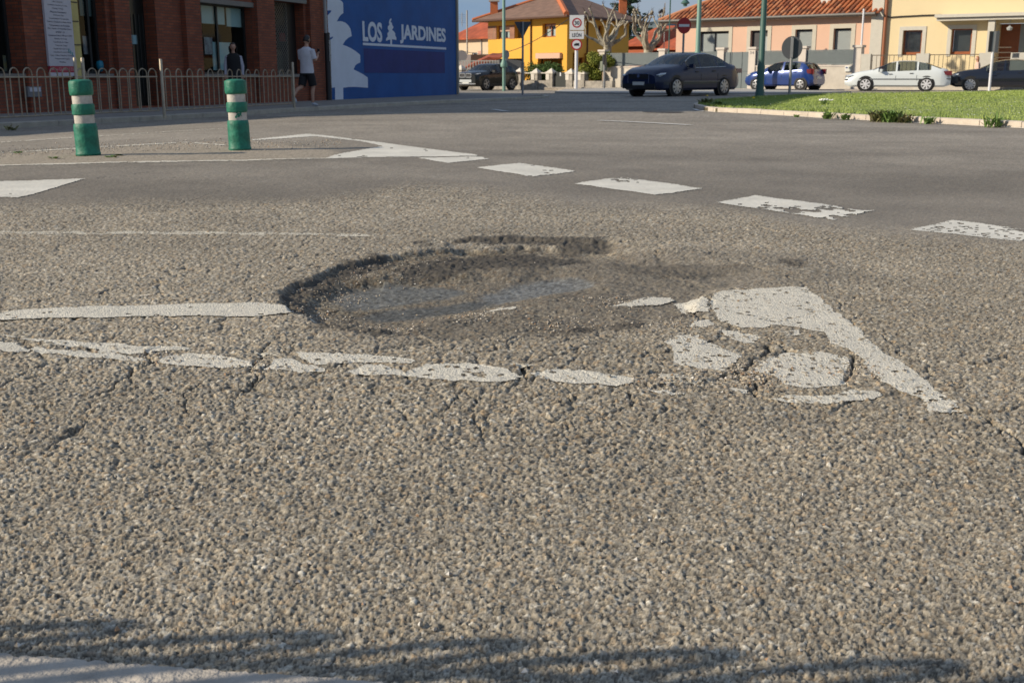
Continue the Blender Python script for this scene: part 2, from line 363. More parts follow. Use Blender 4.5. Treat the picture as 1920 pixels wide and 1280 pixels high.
# crumbled black asphalt at the rim, with rim and ledge shade painted in
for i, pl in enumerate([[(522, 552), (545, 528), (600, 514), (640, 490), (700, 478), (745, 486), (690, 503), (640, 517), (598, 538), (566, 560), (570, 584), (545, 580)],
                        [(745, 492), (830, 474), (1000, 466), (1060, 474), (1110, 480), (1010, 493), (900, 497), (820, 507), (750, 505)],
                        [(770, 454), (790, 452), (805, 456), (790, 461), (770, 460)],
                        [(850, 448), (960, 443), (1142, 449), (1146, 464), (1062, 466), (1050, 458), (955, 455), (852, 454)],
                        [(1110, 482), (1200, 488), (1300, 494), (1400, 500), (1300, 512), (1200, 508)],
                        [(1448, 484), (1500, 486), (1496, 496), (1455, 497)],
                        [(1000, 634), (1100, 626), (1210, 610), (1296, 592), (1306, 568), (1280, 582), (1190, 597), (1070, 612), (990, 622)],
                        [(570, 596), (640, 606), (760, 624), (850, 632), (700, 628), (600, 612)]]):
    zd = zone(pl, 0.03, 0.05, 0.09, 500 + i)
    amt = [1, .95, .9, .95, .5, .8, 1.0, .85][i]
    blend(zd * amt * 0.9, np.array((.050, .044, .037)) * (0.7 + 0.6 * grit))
    c1_, c2_, cid, _, _ = worley(X, YY, 0.024, 600 + i)
    cl = np.sqrt(np.clip(1 - (c1_ / 0.8) ** 2, 0, 1)) * (0.3 + 0.7 * ((cid * 7.7) % 1))
    st = st + zd * amt * 0.013 * (cl - 0.5)
# ledge behind the hole: lower side dropped
zl = zone([(840, 452), (960, 448), (1145, 453), (1150, 470), (1000, 476), (850, 468)], 0.02, 0.03, 0.1, 640); holez = holez - 0.014 * zl
# smooth blue-grey older asphalt showing at the bottom
for i, pl in enumerate([[(622, 542), (660, 520), (740, 513), (860, 517), (872, 529), (800, 538), (720, 548), (650, 556)],
                        [(898, 537), (955, 512), (1050, 503), (1110, 509), (1112, 522), (1000, 534), (940, 545)],
                        [(668, 566), (720, 556), (850, 543), (925, 540), (935, 547), (860, 558), (760, 571), (700, 573)]]):
    zg = zone(pl, 0.03, 0.03, 0.12, 520 + i)
    blend(zg * 0.85, np.array([(.130, .135, .132), (.165, .172, .172), (.085, .091, .092)][i]) * (0.45 + 0.95 * ((idq * 71.3) % 1.0)[..., None]))
    st = st * (1 - 0.45 * zg)
# cracks
CR = [([(0, 389), (120, 390), (250, 387), (380, 387), (520, 384), (560, 386)], .016, .012), ([(480, 441), (528, 424), (524, 405), (505, 392)], .006, .006),
      ([(340, 382), (385, 368), (410, 357)], .008, .007), ([(820, 374), (900, 364), (925, 349)], .008, .008), ([(165, 752), (225, 705), (270, 680), (285, 660)], .014, .012),
      ([(455, 745), (478, 705), (478, 660), (500, 640)], .013, .011), ([(340, 790), (352, 750), (385, 720)], .008, .008), ([(0, 590), (60, 575)], .006, .006),
      ([(612, 690), (660, 678), (760, 690)], .012, .01), ([(960, 690), (985, 715), (1000, 700)], .016, .012), ([(1200, 720), (1240, 722), (1330, 715), (1390, 690), (1420, 670), (1430, 650)], .020, .014),
      ([(1390, 700), (1420, 740), (1445, 752)], .018, .014), ([(1590, 735), (1600, 690), (1580, 670)], .016, .012), ([(1326, 548), (1330, 580), (1300, 600)], .012, .010),
      ([(1790, 785), (1812, 780), (1860, 800), (1920, 860)], .014, .011), ([(1100, 700), (1180, 735), (1200, 760)], .008, .007), ([(1840, 770), (1880, 810)], .008, .007),
      ([(60, 645), (40, 662)], .01, .009), ([(300, 665), (330, 660), (440, 668)], .01, .008), ([(820, 770), (860, 740), (880, 760)], .008, .008), ([(1150, 455), (1300, 440), (1420, 425), (1560, 452), (1700, 461)], .01, .009),
      ([(640, 330), (760, 352), (900, 364)], .006, .006), ([(180, 335), (250, 328), (290, 320)], .012, .006), ([(200, 336), (420, 330), (480, 324)], .01, .005), ([(590, 440), (545, 470)], .006, .006), ([(520, 490), (545, 470)], .006, .006)]
for i, (pl, wd, dp) in enumerate(CR):
    poly = wp(pl); y0 = min(p[1] for p in poly) - .3; y1 = max(p[1] for p in poly) + .3; sl = slice(max(0, np.searchsorted(ys, y0) - 1), np.searchsorted(ys, y1) + 1)
    x, y = X[sl], YY[sl]; m = (x > min(p[0] for p in poly) - .2) & (x < max(p[0] for p in poly) + .2)
    if not m.any(): continue
    wd *= .52; dp *= .7
    xm, ym = x[m], y[m]; d = segdist(xm + .05 * fbm(xm, ym, .15, 700 + i, 5), ym + .09 * fbm(xm, ym, .15, 720 + i, 5), poly)
    w_ = wd * (0.7 + 1.2 * np.abs(vn(xm, ym, .08, 740))); k = sst(1.0, 0.25, d / w_); t = st[sl]; t[m] = t[m] * (1 - k) - 1.5 * dp * k; st[sl] = t
    c = col[sl]; cm = c[m]; cm = cm * (1 - 0.55 * k[:, None]); c[m] = cm; col[sl] = c
# connected crazing of hairline cracks over the old surface
xc = X + .05 * fbm(X, YY, .12, 1500, 4); yc = YY + .07 * fbm(X, YY, .12, 1510, 4)
for cs_, sd2, am in ((.34, 1520, 1.0), (.15, 1530, .7)):
    k1, k2, kid, _, _ = worley(xc, yc * .8, cs_, sd2); ew = (k2 - k1) * cs_
    mk_ = sst(1.9, 2.4, YY) * sst(6.0, 4.6, YY) * sst(-.05, .35, fbm(X, YY, .9, sd2 + 5, 3) + (.25 if am == 1.0 else .30 * sst(.7, .1, segdist(X, YY, wp([(0, 650), (480, 690), (960, 715), (1420, 690), (1790, 780)]))) - .1)) * (1 - hmix)
    kk = sst(.011, .003, ew) * mk_ * am * (0.4 + 0.6 * sst(-.3, .3, vn(X, YY, .07, sd2 + 9)))
    st = st * (1 - kk) - .007 * kk; col = col * (1 - .5 * kk[..., None])
# gravel-filled breaks between the paint flakes
gv = zone([(0, 640), (300, 655), (700, 680), (960, 700), (1250, 720), (1390, 700), (1430, 640), (1330, 590), (1420, 610), (1600, 640), (1600, 740), (1400, 760), (1100, 745), (900, 735), (700, 712), (300, 690), (0, 665)], 0.03, 0.04, 0.1, 650)
# ------------------------------------------------ painted marks: polygons on the sheet
PA = []
def mk(name, poly, wear, noise, lift=0.0022, lab=None): PA.append((name, poly, wear, noise, lift, lab))
mk('painted_chevron', wp([(470, 262), (577, 251), (605, 253.5), (898, 291.2), (895, 293.6), (607, 297.6), (625, 291), (715, 274.5), (675, 266), (590, 256.5), (472, 264.5)]), .0, .006)
for pl, wr in (([(777, 297), (900, 293.8), (923, 298.5), (840, 307.5)], .02), ([(890, 315), (975, 306), (1085, 322), (995, 333)], .02), ([(1072, 345), (1165, 333), (1320, 354), (1228, 367)], .05),
               ([(1340, 381), (1415, 367), (1640, 397), (1563, 414)], .20), ([(1705, 432), (1785, 413), (1990, 440), (1910, 453)], .24)):
    mk('painted_dash', wp(pl), wr, .012)
mk('painted_triangle', wp([(-90, 344), (0, 340), (163, 336), (35, 373), (-70, 371)]), .03, .006)
mk('lane_line', wp([(0, 259.8), (430, 239.8), (430, 241), (0, 262.2)]), .15, .01)
mk('lane_line', wp([(-200, 293), (0, 283), (142, 276), (350, 266.5), (440, 272.6), (438, 274.8), (345, 269), (142, 278.6), (0, 285.6), (-200, 296)]), .15, .012)
mk('lane_line', wp([(-300, 315), (0, 308.4), (480, 299.6), (620, 296), (620, 298), (480, 302), (0, 311.4), (-300, 319)]), .1, .01)
mk('worn_line', wp([(-200, 433), (0, 433.4), (400, 435), (755, 441), (757, 447.5), (680, 445), (400, 440.6), (0, 440.0), (-200, 439.6)]), .30, .022)
mk('painted_arrow_bar', wp([(-120, 590), (0, 586), (130, 579), (340, 573), (480, 571.5), (545, 576), (612, 588), (630, 600), (600, 598), (560, 589), (480, 596), (300, 597), (0, 604), (-120, 607)]), .02, .010)
fr_ = lambda pts, ox, oy, k, w=.10: mk('paint_flake', crop(pts, ox, oy, k), w, .013)
A4 = (0, 560, 2.0); A5 = (960, 500, 2.0)
fr_([(-120, 160), (0, 165), (60, 170), (100, 190), (130, 208), (60, 205), (0, 200), (-120, 196)], *A4)
fr_([(0, 138), (60, 150), (240, 158), (420, 170), (600, 181), (735, 187), (690, 193), (520, 207), (400, 206), (300, 183), (180, 178), (100, 160), (0, 150)], *A4)
fr_([(120, 178), (180, 193), (290, 197), (340, 201), (480, 214), (550, 228), (540, 243), (400, 227), (250, 217), (150, 210), (120, 196)], *A4)
fr_([(580, 240), (640, 212), (720, 206), (810, 214), (930, 234), (948, 256), (880, 263), (700, 252), (600, 247)], *A4)
fr_([(950, 199), (1038, 202), (1000, 215), (958, 224)], *A4, .3)
fr_([(980, 264), (1030, 228), (1100, 231), (1140, 250), (1228, 267), (1215, 284), (1090, 273)], *A4)
fr_([(1100, 204), (1250, 207), (1480, 221), (1572, 237), (1540, 249), (1400, 242), (1190, 251), (1120, 226)], *A4)
fr_([(1300, 282), (1370, 252), (1430, 251), (1520, 276), (1600, 250), (1750, 249), (1900, 268), (1962, 300), (1900, 323), (1700, 313), (1540, 301), (1440, 293), (1320, 288)], *A4)
fr_([(60, 402), (170, 394), (330, 404), (460, 424), (472, 441), (380, 453), (220, 441), (90, 421)], *A5)
fr_([(480, 408), (600, 401), (722, 427), (700, 446), (560, 441)], *A5, .3)
fr_([(360, 131), (430, 112), (480, 96), (600, 92), (612, 106), (560, 119), (440, 131)], *A5, .05)
fr_([(600, 118), (720, 105), (735, 130), (736, 175), (660, 179), (630, 150)], *A5, .05)
fr_([(665, 232), (680, 208), (735, 202), (766, 222), (730, 233)], *A5, .04)
fr_([(745, 112), (780, 92), (1100, 80), (1140, 110), (1200, 160), (1290, 230), (1350, 290), (1400, 330), (1500, 390), (1560, 440), (1620, 490), (1694, 552), (1560, 554), (1540, 502), (1430, 462), (1330, 402), (1300, 342), (1260, 312), (1190, 292), (1170, 252), (1100, 240), (990, 225), (940, 240), (860, 236), (770, 206), (760, 180), (745, 160)], *A5, .09)
fr_([(570, 285), (620, 265), (700, 257), (740, 290), (800, 315), (870, 335), (840, 365), (790, 396), (700, 391), (600, 371), (595, 310)], *A5, .13)
fr_([(775, 244), (840, 244), (937, 262), (920, 286), (860, 291), (800, 262)], *A5, .25)
fr_([(1000, 245), (1070, 239), (1082, 263), (1020, 266)], *A5, .2)
fr_([(900, 396), (960, 350), (1040, 329), (1150, 324), (1260, 345), (1282, 375), (1240, 420), (1250, 450), (1100, 463), (1010, 451), (980, 420)], *A5, .12)
fr_([(960, 500), (1050, 485), (1180, 490), (1280, 466), (1370, 475), (1382, 492), (1300, 506), (1180, 521), (1050, 516)], *A5, .26)
fr_([(500, 468), (650, 473), (662, 483), (560, 484)], *A5, .22)
fr_([(880, 336), (1000, 319), (1120, 328), (1110, 338), (960, 341)], 480, 420, 2.286, .25)
fr_([(1425, 322), (1480, 318), (1482, 328), (1430, 332)], 480, 420, 2.286, .25)
fr_([(0, 368), (60, 370), (90, 378), (20, 384), (-40, 378)], *A5, .4)
fr_([(800, 455), (850, 452), (900, 470), (850, 478)], *A5, .25)
w1, w2, wid, _, _ = worley(X, YY * 0.8, 0.020, 801)
wr_ = (wid * 31.7) % 1.0; wr2_ = (wid * 57.1) % 1.0
base = z + holez + big
Z = base + st
V = np.stack([X, YY, Z], -1)
def sub_object(name, rmask, zarr, mat_, parent, thick=True, colarr=None):
    ii, jj = np.nonzero(rmask)
    if len(ii) == 0: return None
    idx = np.stack([ii * NC + jj, ii * NC + jj + 1, (ii + 1) * NC + jj + 1, (ii + 1) * NC + jj], 1)
    uq, inv = np.unique(idx, return_inverse=True); inv = inv.reshape(idx.shape)
    co = np.stack([X.ravel()[uq], YY.ravel()[uq], zarr.ravel()[uq]], 1)
    me = make_mesh(name, co, inv); me.materials.append(mat_)
    o = bpy.data.objects.new(name, me); C.objects.link(o); o.parent = parent
    return o
def make_mesh(name, co, quads):
    me = bpy.data.meshes.new(name); me.vertices.add(len(co)); me.vertices.foreach_set('co', co.astype(np.float32).ravel())
    n = len(quads); me.loops.add(n * 4); me.loops.foreach_set('vertex_index', quads.astype(np.int32).ravel())
    me.polygons.add(n); me.polygons.foreach_set('loop_start', np.arange(0, 4 * n, 4, dtype=np.int32)); me.polygons.foreach_set('use_smooth', np.ones(n, bool))
    me.update(calc_edges=True); return me
# asphalt material: stone colours come from the sheet, the grain is procedural
ma = bpy.data.materials.new('asphalt'); ma.use_nodes = True; n_, l_ = ma.node_tree.nodes, ma.node_tree.links
b_ = n_['Principled BSDF']; b_.inputs['Roughness'].default_value = 0.82; b_.inputs['Specular IOR Level'].default_value = 0.35
at_ = n_.new('ShaderNodeAttribute'); at_.attribute_name = 'stone'
tc_ = n_.new('ShaderNodeTexCoord')
nf = n_.new('ShaderNodeTexNoise'); nf.inputs['Scale'].default_value = 330; nf.inputs['Detail'].default_value = 4; nf.inputs['Roughness'].default_value = 0.7
l_.new(tc_.outputs['Object'], nf.inputs['Vector'])
mr = n_.new('ShaderNodeMapRange'); mr.inputs[1].default_value = 0.3; mr.inputs[2].default_value = 0.7; mr.inputs[3].default_value = 0.60; mr.inputs[4].default_value = 1.40
l_.new(nf.outputs[0], mr.inputs[0])
vm = n_.new('ShaderNodeVectorMath'); vm.operation = 'SCALE'; l_.new(at_.outputs['Color'], vm.inputs[0]); l_.new(mr.outputs[0], vm.inputs['Scale'])
nf2 = n_.new('ShaderNodeTexNoise'); nf2.inputs['Scale'].default_value = 38; nf2.inputs['Detail'].default_value = 3; l_.new(tc_.outputs['Object'], nf2.inputs['Vector'])
mr2 = n_.new('ShaderNodeMapRange'); mr2.inputs[1].default_value = 0.3; mr2.inputs[2].default_value = 0.7; mr2.inputs[3].default_value = 0.86; mr2.inputs[4].default_value = 1.14; l_.new(nf2.outputs[0], mr2.inputs[0])
vm2 = n_.new('ShaderNodeVectorMath'); vm2.operation = 'SCALE'; l_.new(vm.outputs[0], vm2.inputs[0]); l_.new(mr2.outputs[0], vm2.inputs['Scale']); l_.new(vm2.outputs[0], b_.inputs['Base Color'])
bp_ = n_.new('ShaderNodeBump'); bp_.inputs['Strength'].default_value = 0.7; bp_.inputs['Distance'].default_value = 0.002
l_.new(nf.outputs[0], bp_.inputs['Height']); l_.new(bp_.outputs[0], b_.inputs['Normal'])
# coverage of paint decides where the sheet is hidden by a separate skin of paint
PAINT = mat('road_paint', (.62, .58, .49), 0.75, var=0.10, vs=25, bump=0.5, bs=180)
PAINT_OLD = mat('road_paint_worn', (.55, .51, .42), 0.8, var=0.16, vs=30, bump=0.6, bs=160)
PAINT_W = mat('road_paint_fresh', (.62, .595, .525), 0.75, var=0.13, vs=3)
ii, jj = np.meshgrid(np.arange(NR - 1), np.arange(NC - 1), indexing='ij')
vid = ii * NC + jj; quads = np.stack([vid, vid + 1, vid + NC + 1, vid + NC], -1).reshape(-1, 4)
me = make_mesh('road', V.reshape(-1, 3), quads)
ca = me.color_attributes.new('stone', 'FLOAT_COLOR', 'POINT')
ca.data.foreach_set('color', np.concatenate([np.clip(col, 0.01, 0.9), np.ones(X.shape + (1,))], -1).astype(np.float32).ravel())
me.materials.append(ma); road = bpy.data.objects.new('road', me); C.objects.link(road); tag(road, kind='structure')
for k, (name, poly, wear, noise, lift, lab) in enumerate(PA):
    y0 = min(p[1] for p in poly) - .15; y1 = max(p[1] for p in poly) + .15; x0 = min(p[0] for p in poly) - .15; x1 = max(p[0] for p in poly) + .15
    r0 = max(0, np.searchsorted(ys, y0) - 1); r1_ = min(NR - 1, np.searchsorted(ys, y1) + 1); sl = slice(r0, r1_)
    x, y = X[sl], YY[sl]; m = (x > x0) & (x < x1); msk = np.zeros(x.shape, bool)
    xm, ym = x[m], y[m]
    xx = xm + noise * fbm(xm, ym, .05, 900 + k, 3); yy = ym + 1.6 * noise * fbm(xm, ym, .05, 930 + k, 3)
    ins = inpoly(xx, yy, poly)
    pk = (wr_[sl][m] < 0.015 + wear * 0.55) & (w1[sl][m] < 0.20 + 0.45 * wear * wr2_[sl][m] + 0.12 * wr2_[sl][m])
    farp = poly[0][1] > 6; wn_ = fbm(xm, ym, .09 if not farp else .16, 960 + k, 4) + (.9 if farp else .35) * wear * vn(xm, ym, .012 if not farp else .05, 980) > 0.80 - wear * 1.3
    if farp: pk = pk & False; wn_ = 0.8 * fbm(xm, ym * .6, .045, 960 + k, 3) + 0.6 * fbm(xm, ym, .28, 990 + k, 3) > 0.66 - wear * 1.9
    msk[m] = ins & ~pk & ~wn_
    full = np.zeros((NR, NC), bool); full[sl] = msk
    q = full[:-1, :-1] & full[1:, 1:] & full[:-1, 1:] & full[1:, :-1]
    far = poly[0][1] > 6
    t0 = 0.0046 - 0.0055 * wear if name != 'painted_arrow_bar' else .0060
    zp = base + 0.30 * st + t0 + 0.0012 * fbm(X, YY, .08, 1600, 2); zp = np.where(YY > 6, Z + 0.004, zp)
    sub_object(name, q, zp, PAINT_W if name in ('painted_chevron', 'painted_dash', 'painted_triangle') and wear < .3 else (PAINT if wear < .3 or name.startswith('painted') else PAINT_OLD), road)
def road_at(x, y):
    i = int(np.clip(np.searchsorted(ys, y), 0, NR - 1)); j = int(np.argmin(abs(X[i] - x))); return float(Z[i, j])
del f1, f2, bx, by, g1, g2, gx, gy, hb, hs

# ground sheet below everything, to the horizon
GROUND = mat('ground_soil', (.23, .21, .18), 0.9, var=0.2, vs=0.4)
MB().add([(-900, -300, -.4), (900, -300, -.4), (900, 1500, -.4), (-900, 1500, -.4)], [(0, 1, 2, 3)]).build('ground', GROUND, kind='structure')
# ------------------------------------------------------------------ pavement on the left, kerb stones
CONC = mat('pavement_concrete', (.24, .225, .205), 0.9, var=0.14, vs=3, bump=0.3, bs=60)
KERBM = mat('kerb_concrete', (.40, .37, .31), 0.85, var=0.16, vs=5, bump=0.4, bs=50)
KERBP = mat('kerb_pale_granite', (.52, .45, .37), 0.85, var=0.14, vs=4, bump=0.4, bs=50)
def resample(pl, step):
    out = []; pl = [Vector((p[0], p[1], 0)) for p in pl]; acc = 0
    ds = [0]
    for i in range(len(pl) - 1): ds.append(ds[-1] + (pl[i + 1] - pl[i]).length)
    n = max(2, int(ds[-1] / step) + 1)
    for k in range(n + 1):
        s = ds[-1] * k / n; i = max(j for j in range(len(ds) - 1) if ds[j] <= s + 1e-9); t = (s - ds[i]) / max(1e-9, ds[i + 1] - ds[i])
        out.append(pl[i].lerp(pl[i + 1], min(1, t)))
    return out
def kerb_stones(pl, step, z0, z1, w, m, parent, side=1, zf=None):
    pts = resample(pl, step)
    for a, b in zip(pts[:-1], pts[1:]):
        d = (b - a); L = d.length - 0.012; c = (a + b) / 2; nrm = Vector((-d.y, d.x, 0)).normalized() * side
        c = c + nrm * w / 2; zo = random.uniform(-.004, .004); mb = MB(); bv = .012
        prof = [(-w / 2, z0), (w / 2, z0), (w / 2, z1), (-w / 2 + bv * 2, z1), (-w / 2, z1 - bv)]
        M = Matrix.Translation((c.x, c.y, zo)) @ Matrix.Rotation(math.atan2(d.y, d.x), 4, 'Z')
        vs = [M @ Vector((e * L / 2, q[0] * side, q[1])) for e in (-1, 1) for q in prof]
        n = len(prof); mb.add(vs, [tuple(range(n)), tuple(range(2 * n - 1, n - 1, -1))] + [(i, n + i, n + (i + 1) % n, (i + 1) % n) for i in range(n)])
        mb.build('kerb_stone', m, parent)
FA = at(620, 187.5, SWZ); FB = at(856, 177.5, SWZ)
fac = Frame(FA, FB)
nose = [tuple(at(x, y, SWZ)[:2]) for x, y in ((1030, 180), (1022, 177.6), (980, 175.8), (920, 174.6), (860, 174))]
inner = [(p[0] - .14, p[1] + .03) for p in KW]
swp = [(KW[0][0] - 12, KW[0][1] - 1)] + inner[:-1] + nose[1:] + [(-14, 56), (-30, 50)]
pave = MB().prism(swp, -.45, SWZ).build('pavement', CONC, kind='structure')
kerb_stones(KW + nose[1:3], 1.0, -.40, SWZ + .004, .14, KERBM, pave, side=1)
# near pavement gutter in the bottom left corner (the camera's own pavement)
nk = [at(-330, 1224), at(0, 1236), at(330, 1262), at(640, 1284), at(1000, 1318), at(1700, 1390)]
nk2 = [a.lerp(b, t) + Vector((0, random.gauss(0, .0022), 0)) for a, b in zip(nk[:-1], nk[1:]) for t in np.linspace(0, 1, 34)[:-1]]
gut = MB().prism([(p.x, p.y) for p in nk2] + [(1.6, .2), (-1.8, .2)], -.2, .009).build('near_gutter', mat('gutter_concrete', (.42, .38, .33), 0.85, var=0.2, vs=14, bump=0.6, bs=60), kind='structure')
MB().box((0, -1.15, -.1), (9, 2.9, .24)).build('near_pavement', CONC, kind='structure')

# ------------------------------------------------------------------ bollards
GREEN = mat('bollard_green_rubber', (.013, .150, .095), 0.55, var=0.34, vs=11, bump=0.3, bs=26, spec=0.4)
BWHITE = mat('bollard_reflective_band', (.46, .43, .38), 0.6, var=0.26, vs=9, bump=0.15)
def bollard(px_, top, base, tilt, label):
    p = at(px_, base, 0); p.z = 0.0
    b = empty('traffic_bollard', p, 0, label, 'bollard', 'green and white flexible bollards on the splitter strip')
    M = Matrix.Rotation(tilt, 4, 'Y')
    hh = .76; M = M @ Matrix.Diagonal((1, 1, .925, 1))
    def seg(prof, m, name): MB().lathe(prof, n=28, M=M).build(name, m, b, smooth=40)
    seg([(.112, .0), (.117, .01), (.117, .022), (.112, .03), (.110, .10), (.109, .28), (.104, .318), (.098, .325)], GREEN, 'lower_sleeve')
    seg([(.092, .32), (.092, .415)], BWHITE, 'reflective_band')
    seg([(.094, .41), (.103, .418), (.105, .43), (.105, .505), (.101, .518), (.094, .522)], GREEN, 'middle_ring')
    seg([(.092, .515), (.092, .615)], BWHITE, 'reflective_band')
    seg([(.098, .608), (.107, .618), (.110, .65), (.109, .735), (.104, .752), (.085, .762), (.045, .768), (.0, .77)], GREEN, 'cap')
    return b
bollard(166, 148, 291, R(-1.6), 'left green bollard with clean white bands standing on the dusty strip')
bl2 = bollard(450, 138, 281, R(-1.0), 'green and white bollard with a scuffed lower band, the right one beside the painted chevron')
mbs = MB()
for k in range(14):
    a = R(-90 + 25 + random.uniform(-28, 28)); zz = random.uniform(.335, .405); r = .0935
    s = random.uniform(.006, .014)
    mbs.add([Matrix.Rotation(R(-1.0), 4, 'Y') @ Vector((r * math.cos(a + u * s * 10), r * math.sin(a + u * s * 10), zz + v * s)) for u, v in ((-1, -.8), (.3, -1), (1, .1), (.5, 1), (-.9, .7))], [(0, 1, 2, 3, 4)])
mbs.build('peeled_patch', GREEN, bl2)

# ------------------------------------------------------------------ hoop railings
STEEL = mat('railing_steel', (.30, .26, .20), 0.5, metal=0.6, var=0.2, vs=8)
POSTM = mat('railing_post_steel', (.40, .35, .27), 0.55, metal=0.5, var=0.2, vs=6)
def railing(P0, P1, n, z0, hoop_w, htop, post_ends, label, zb=.10, zr=None, rad=.011, group='hoop topped railings along the pavement edge'):
    fr = Frame(P0, P1); e = empty('hoop_railing', (P0[0], P0[1], z0), fr.rz, label, 'railing', group)
    inv = Matrix.Identity(4); L = fr.L; zr = zr or htop - .14
    st_ = L / n
    MB().tube([(0, 0, zr), (L, 0, zr)], .013, 6).build('top_rail', STEEL, e, smooth=60)
    MB().tube([(0, 0, zb), (L, 0, zb)], .013, 6).build('bottom_rail', STEEL, e, smooth=60)
    base = None
    for k in range(n):
        c = st_ * (k + .5)
        if base is None:
            r = hoop_w / 2; pts = [(-r, 0, zb)] + [(-r * math.cos(a), 0, htop - r + r * math.sin(a)) for a in [math.pi * i / 8 for i in range(9)]] + [(r, 0, zb)]
            o = MB().tube(pts, rad, 6).build('hoop', STEEL, e, smooth=60); base = o
        else: o = base.copy(); C.objects.link(o)
        o.location = (c, 0, 0)
    pb = None
    for s in post_ends:
        if pb is None: pb = MB().lathe([(.028, -.05), (.028, 1.0), (.022, 1.012), (.0, 1.016)], n=10).build('post', POSTM, e, smooth=40); o = pb
        else: o = pb.copy(); C.objects.link(o)
        o.location = (s, 0, 0)
    return e
Pa = at(308.5, 217.5, SWZ); Pb = at(552, 202.5, SWZ)
da = (Pb - Pa).normalized(); La = (Pb - Pa).length
railing(Pa, Pb, 14, SWZ, .19, .84, [0.0, La], 'hoop topped steel railing between the right bollard and the walking man')
Pl = at(150, 224.5, SWZ); dl = (Pa - Pl)
Pl2 = Pa - dl.normalized() * (dl.length + .0)
railing(Pl, Pa - dl.normalized() * .12, 8, SWZ, .19, .84, [0.0, .16], 'hoop topped steel railing behind the gap between both bollards')
Pm = at(-60, 236.5, SWZ)
railing(Pm, Pl - (Pl - Pm).normalized() * .1, 8, SWZ, .19, .84, [0.0], 'sunlit hoop topped railing at the left edge of the photo')
# the railing beside the camera whose shadow falls on the road
cot = 1 / math.tan(SUN_EL); RH = .98
sh = Vector((math.cos(SUN_AZ), math.sin(SUN_AZ), 0)) * RH * cot
tips = [at(85, 1112), at(420, 1182), at(790, 1200), at(1170, 1218), at(1590, 1236), at(2010, 1252)]
T0 = tips[1]; T1 = tips[4]; dv = (T1 - T0) / 3
q0 = T0 - sh - dv * 6.0; q1 = T0 - sh + dv * 4.9
railing(q0, q1, 11, -.01, .165, RH + .01, [0.0], 'hoop topped railing beside the photographer', rad=.0138, zb=.1, group=None)

# ------------------------------------------------------------------ brick shop building and blue gable
BRICK = brick_mat('red_brick', (.36, .095, .040), (.24, .060, .028), (.12, .07, .05))
BRICKR = mat('building_render', (.30, .27, .24), 0.9)
DARKF = mat('dark_window_frame', (.02, .022, .022), 0.5)
GREYB = mat('grey_blind', (.19, .26, .27), 0.7, var=0.06, vs=3)
SHOPG = glass_mat('shop_glass', (.72, .78, .76), 0.0, .38)
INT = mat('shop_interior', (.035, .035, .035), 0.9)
STONE = mat('sill_stone', (.20, .18, .16), 0.85, var=0.1)
BH = 7.8
bld = empty('brick_shop_building', (FA.x, FA.y, SWZ), 0, 'red brick shop building with large windows, a signboard and a rolling grille door', 'building')
bld.location = (0, 0, 0)
sx = lambda x, y: fac.px(x, y)[0]
wz0, wz1 = fac.px(480, 140)[1], 2.55
s_left = -14.35
ops = {'w0': (s_left + .3, sx(38, 100), wz0, 3.2), 'w1': (sx(148, 120), sx(205, 120), wz0, 3.0), 'door': (sx(243, 150), sx(300, 150), SWZ + .03, 3.0),
       'w2': (sx(374, 100), sx(477, 100), wz0, 2.5), 'w3': (sx(512, 100), sx(572, 100), wz0, 2.72)}
mb = MB(); fac.wall(mb, s_left, 0, SWZ - .1, BH, list(ops.values()), .32); 
mb.build('wall', BRICK, bld)
# rear volume and gable side
mb = MB(); A0 = fac.pt(s_left, 0); A1 = fac.pt(fac.L + .02, 0); B0 = fac.pt(s_left, 0, -9); B1 = fac.pt(fac.L + .02, 0, -9)
for a, b in ((B0, A0), (A1, B1), (B1, B0)):
    mb.add([(a.x, a.y, -.5), (b.x, b.y, -.5), (b.x, b.y, BH), (a.x, a.y, BH)], [(0, 1, 2, 3)])
mb.add([(p.x, p.y, BH) for p in (A0, A1, B1, B0)], [(0, 1, 2, 3)]); mb.build('rear_wall', BRICKR, bld)
mb = MB(); fac.box(mb, s_left - 7.5, s_left - .02, -.3, 3.0, -6, 0); mb.build('annex', BRICK, bld)
mb = MB(); fac.box(mb, s_left - .2, fac.L + .3, BH + .004, BH + .2, -9.3, .35); mb.build('roof', BRICKR, bld)
mb = MB()
for a, b in ((ops['w0'][1] + .02, sx(90, 100)), (ops['w2'][1] + .03, ops['w3'][0] - .03), (sx(577, 100), sx(599, 100)), (sx(344, 100), ops['w2'][0] - .03), (sx(212, 100), sx(240, 100))):
    fac.box(mb, a, b, SWZ - .05, BH - .1, .003, .13)
mb.build('brick_pier', BRICK, bld, smooth=None)
mb = MB(); 
for k in ('w0', 'w1', 'w2', 'w3'):
    o = ops[k]; m_ = MB(); fac.box(m_, o[0] - .04, o[1] + .04, wz0 - .07, wz0 + .012, -.1, .07); m_.build('window_sill', STONE, bld)
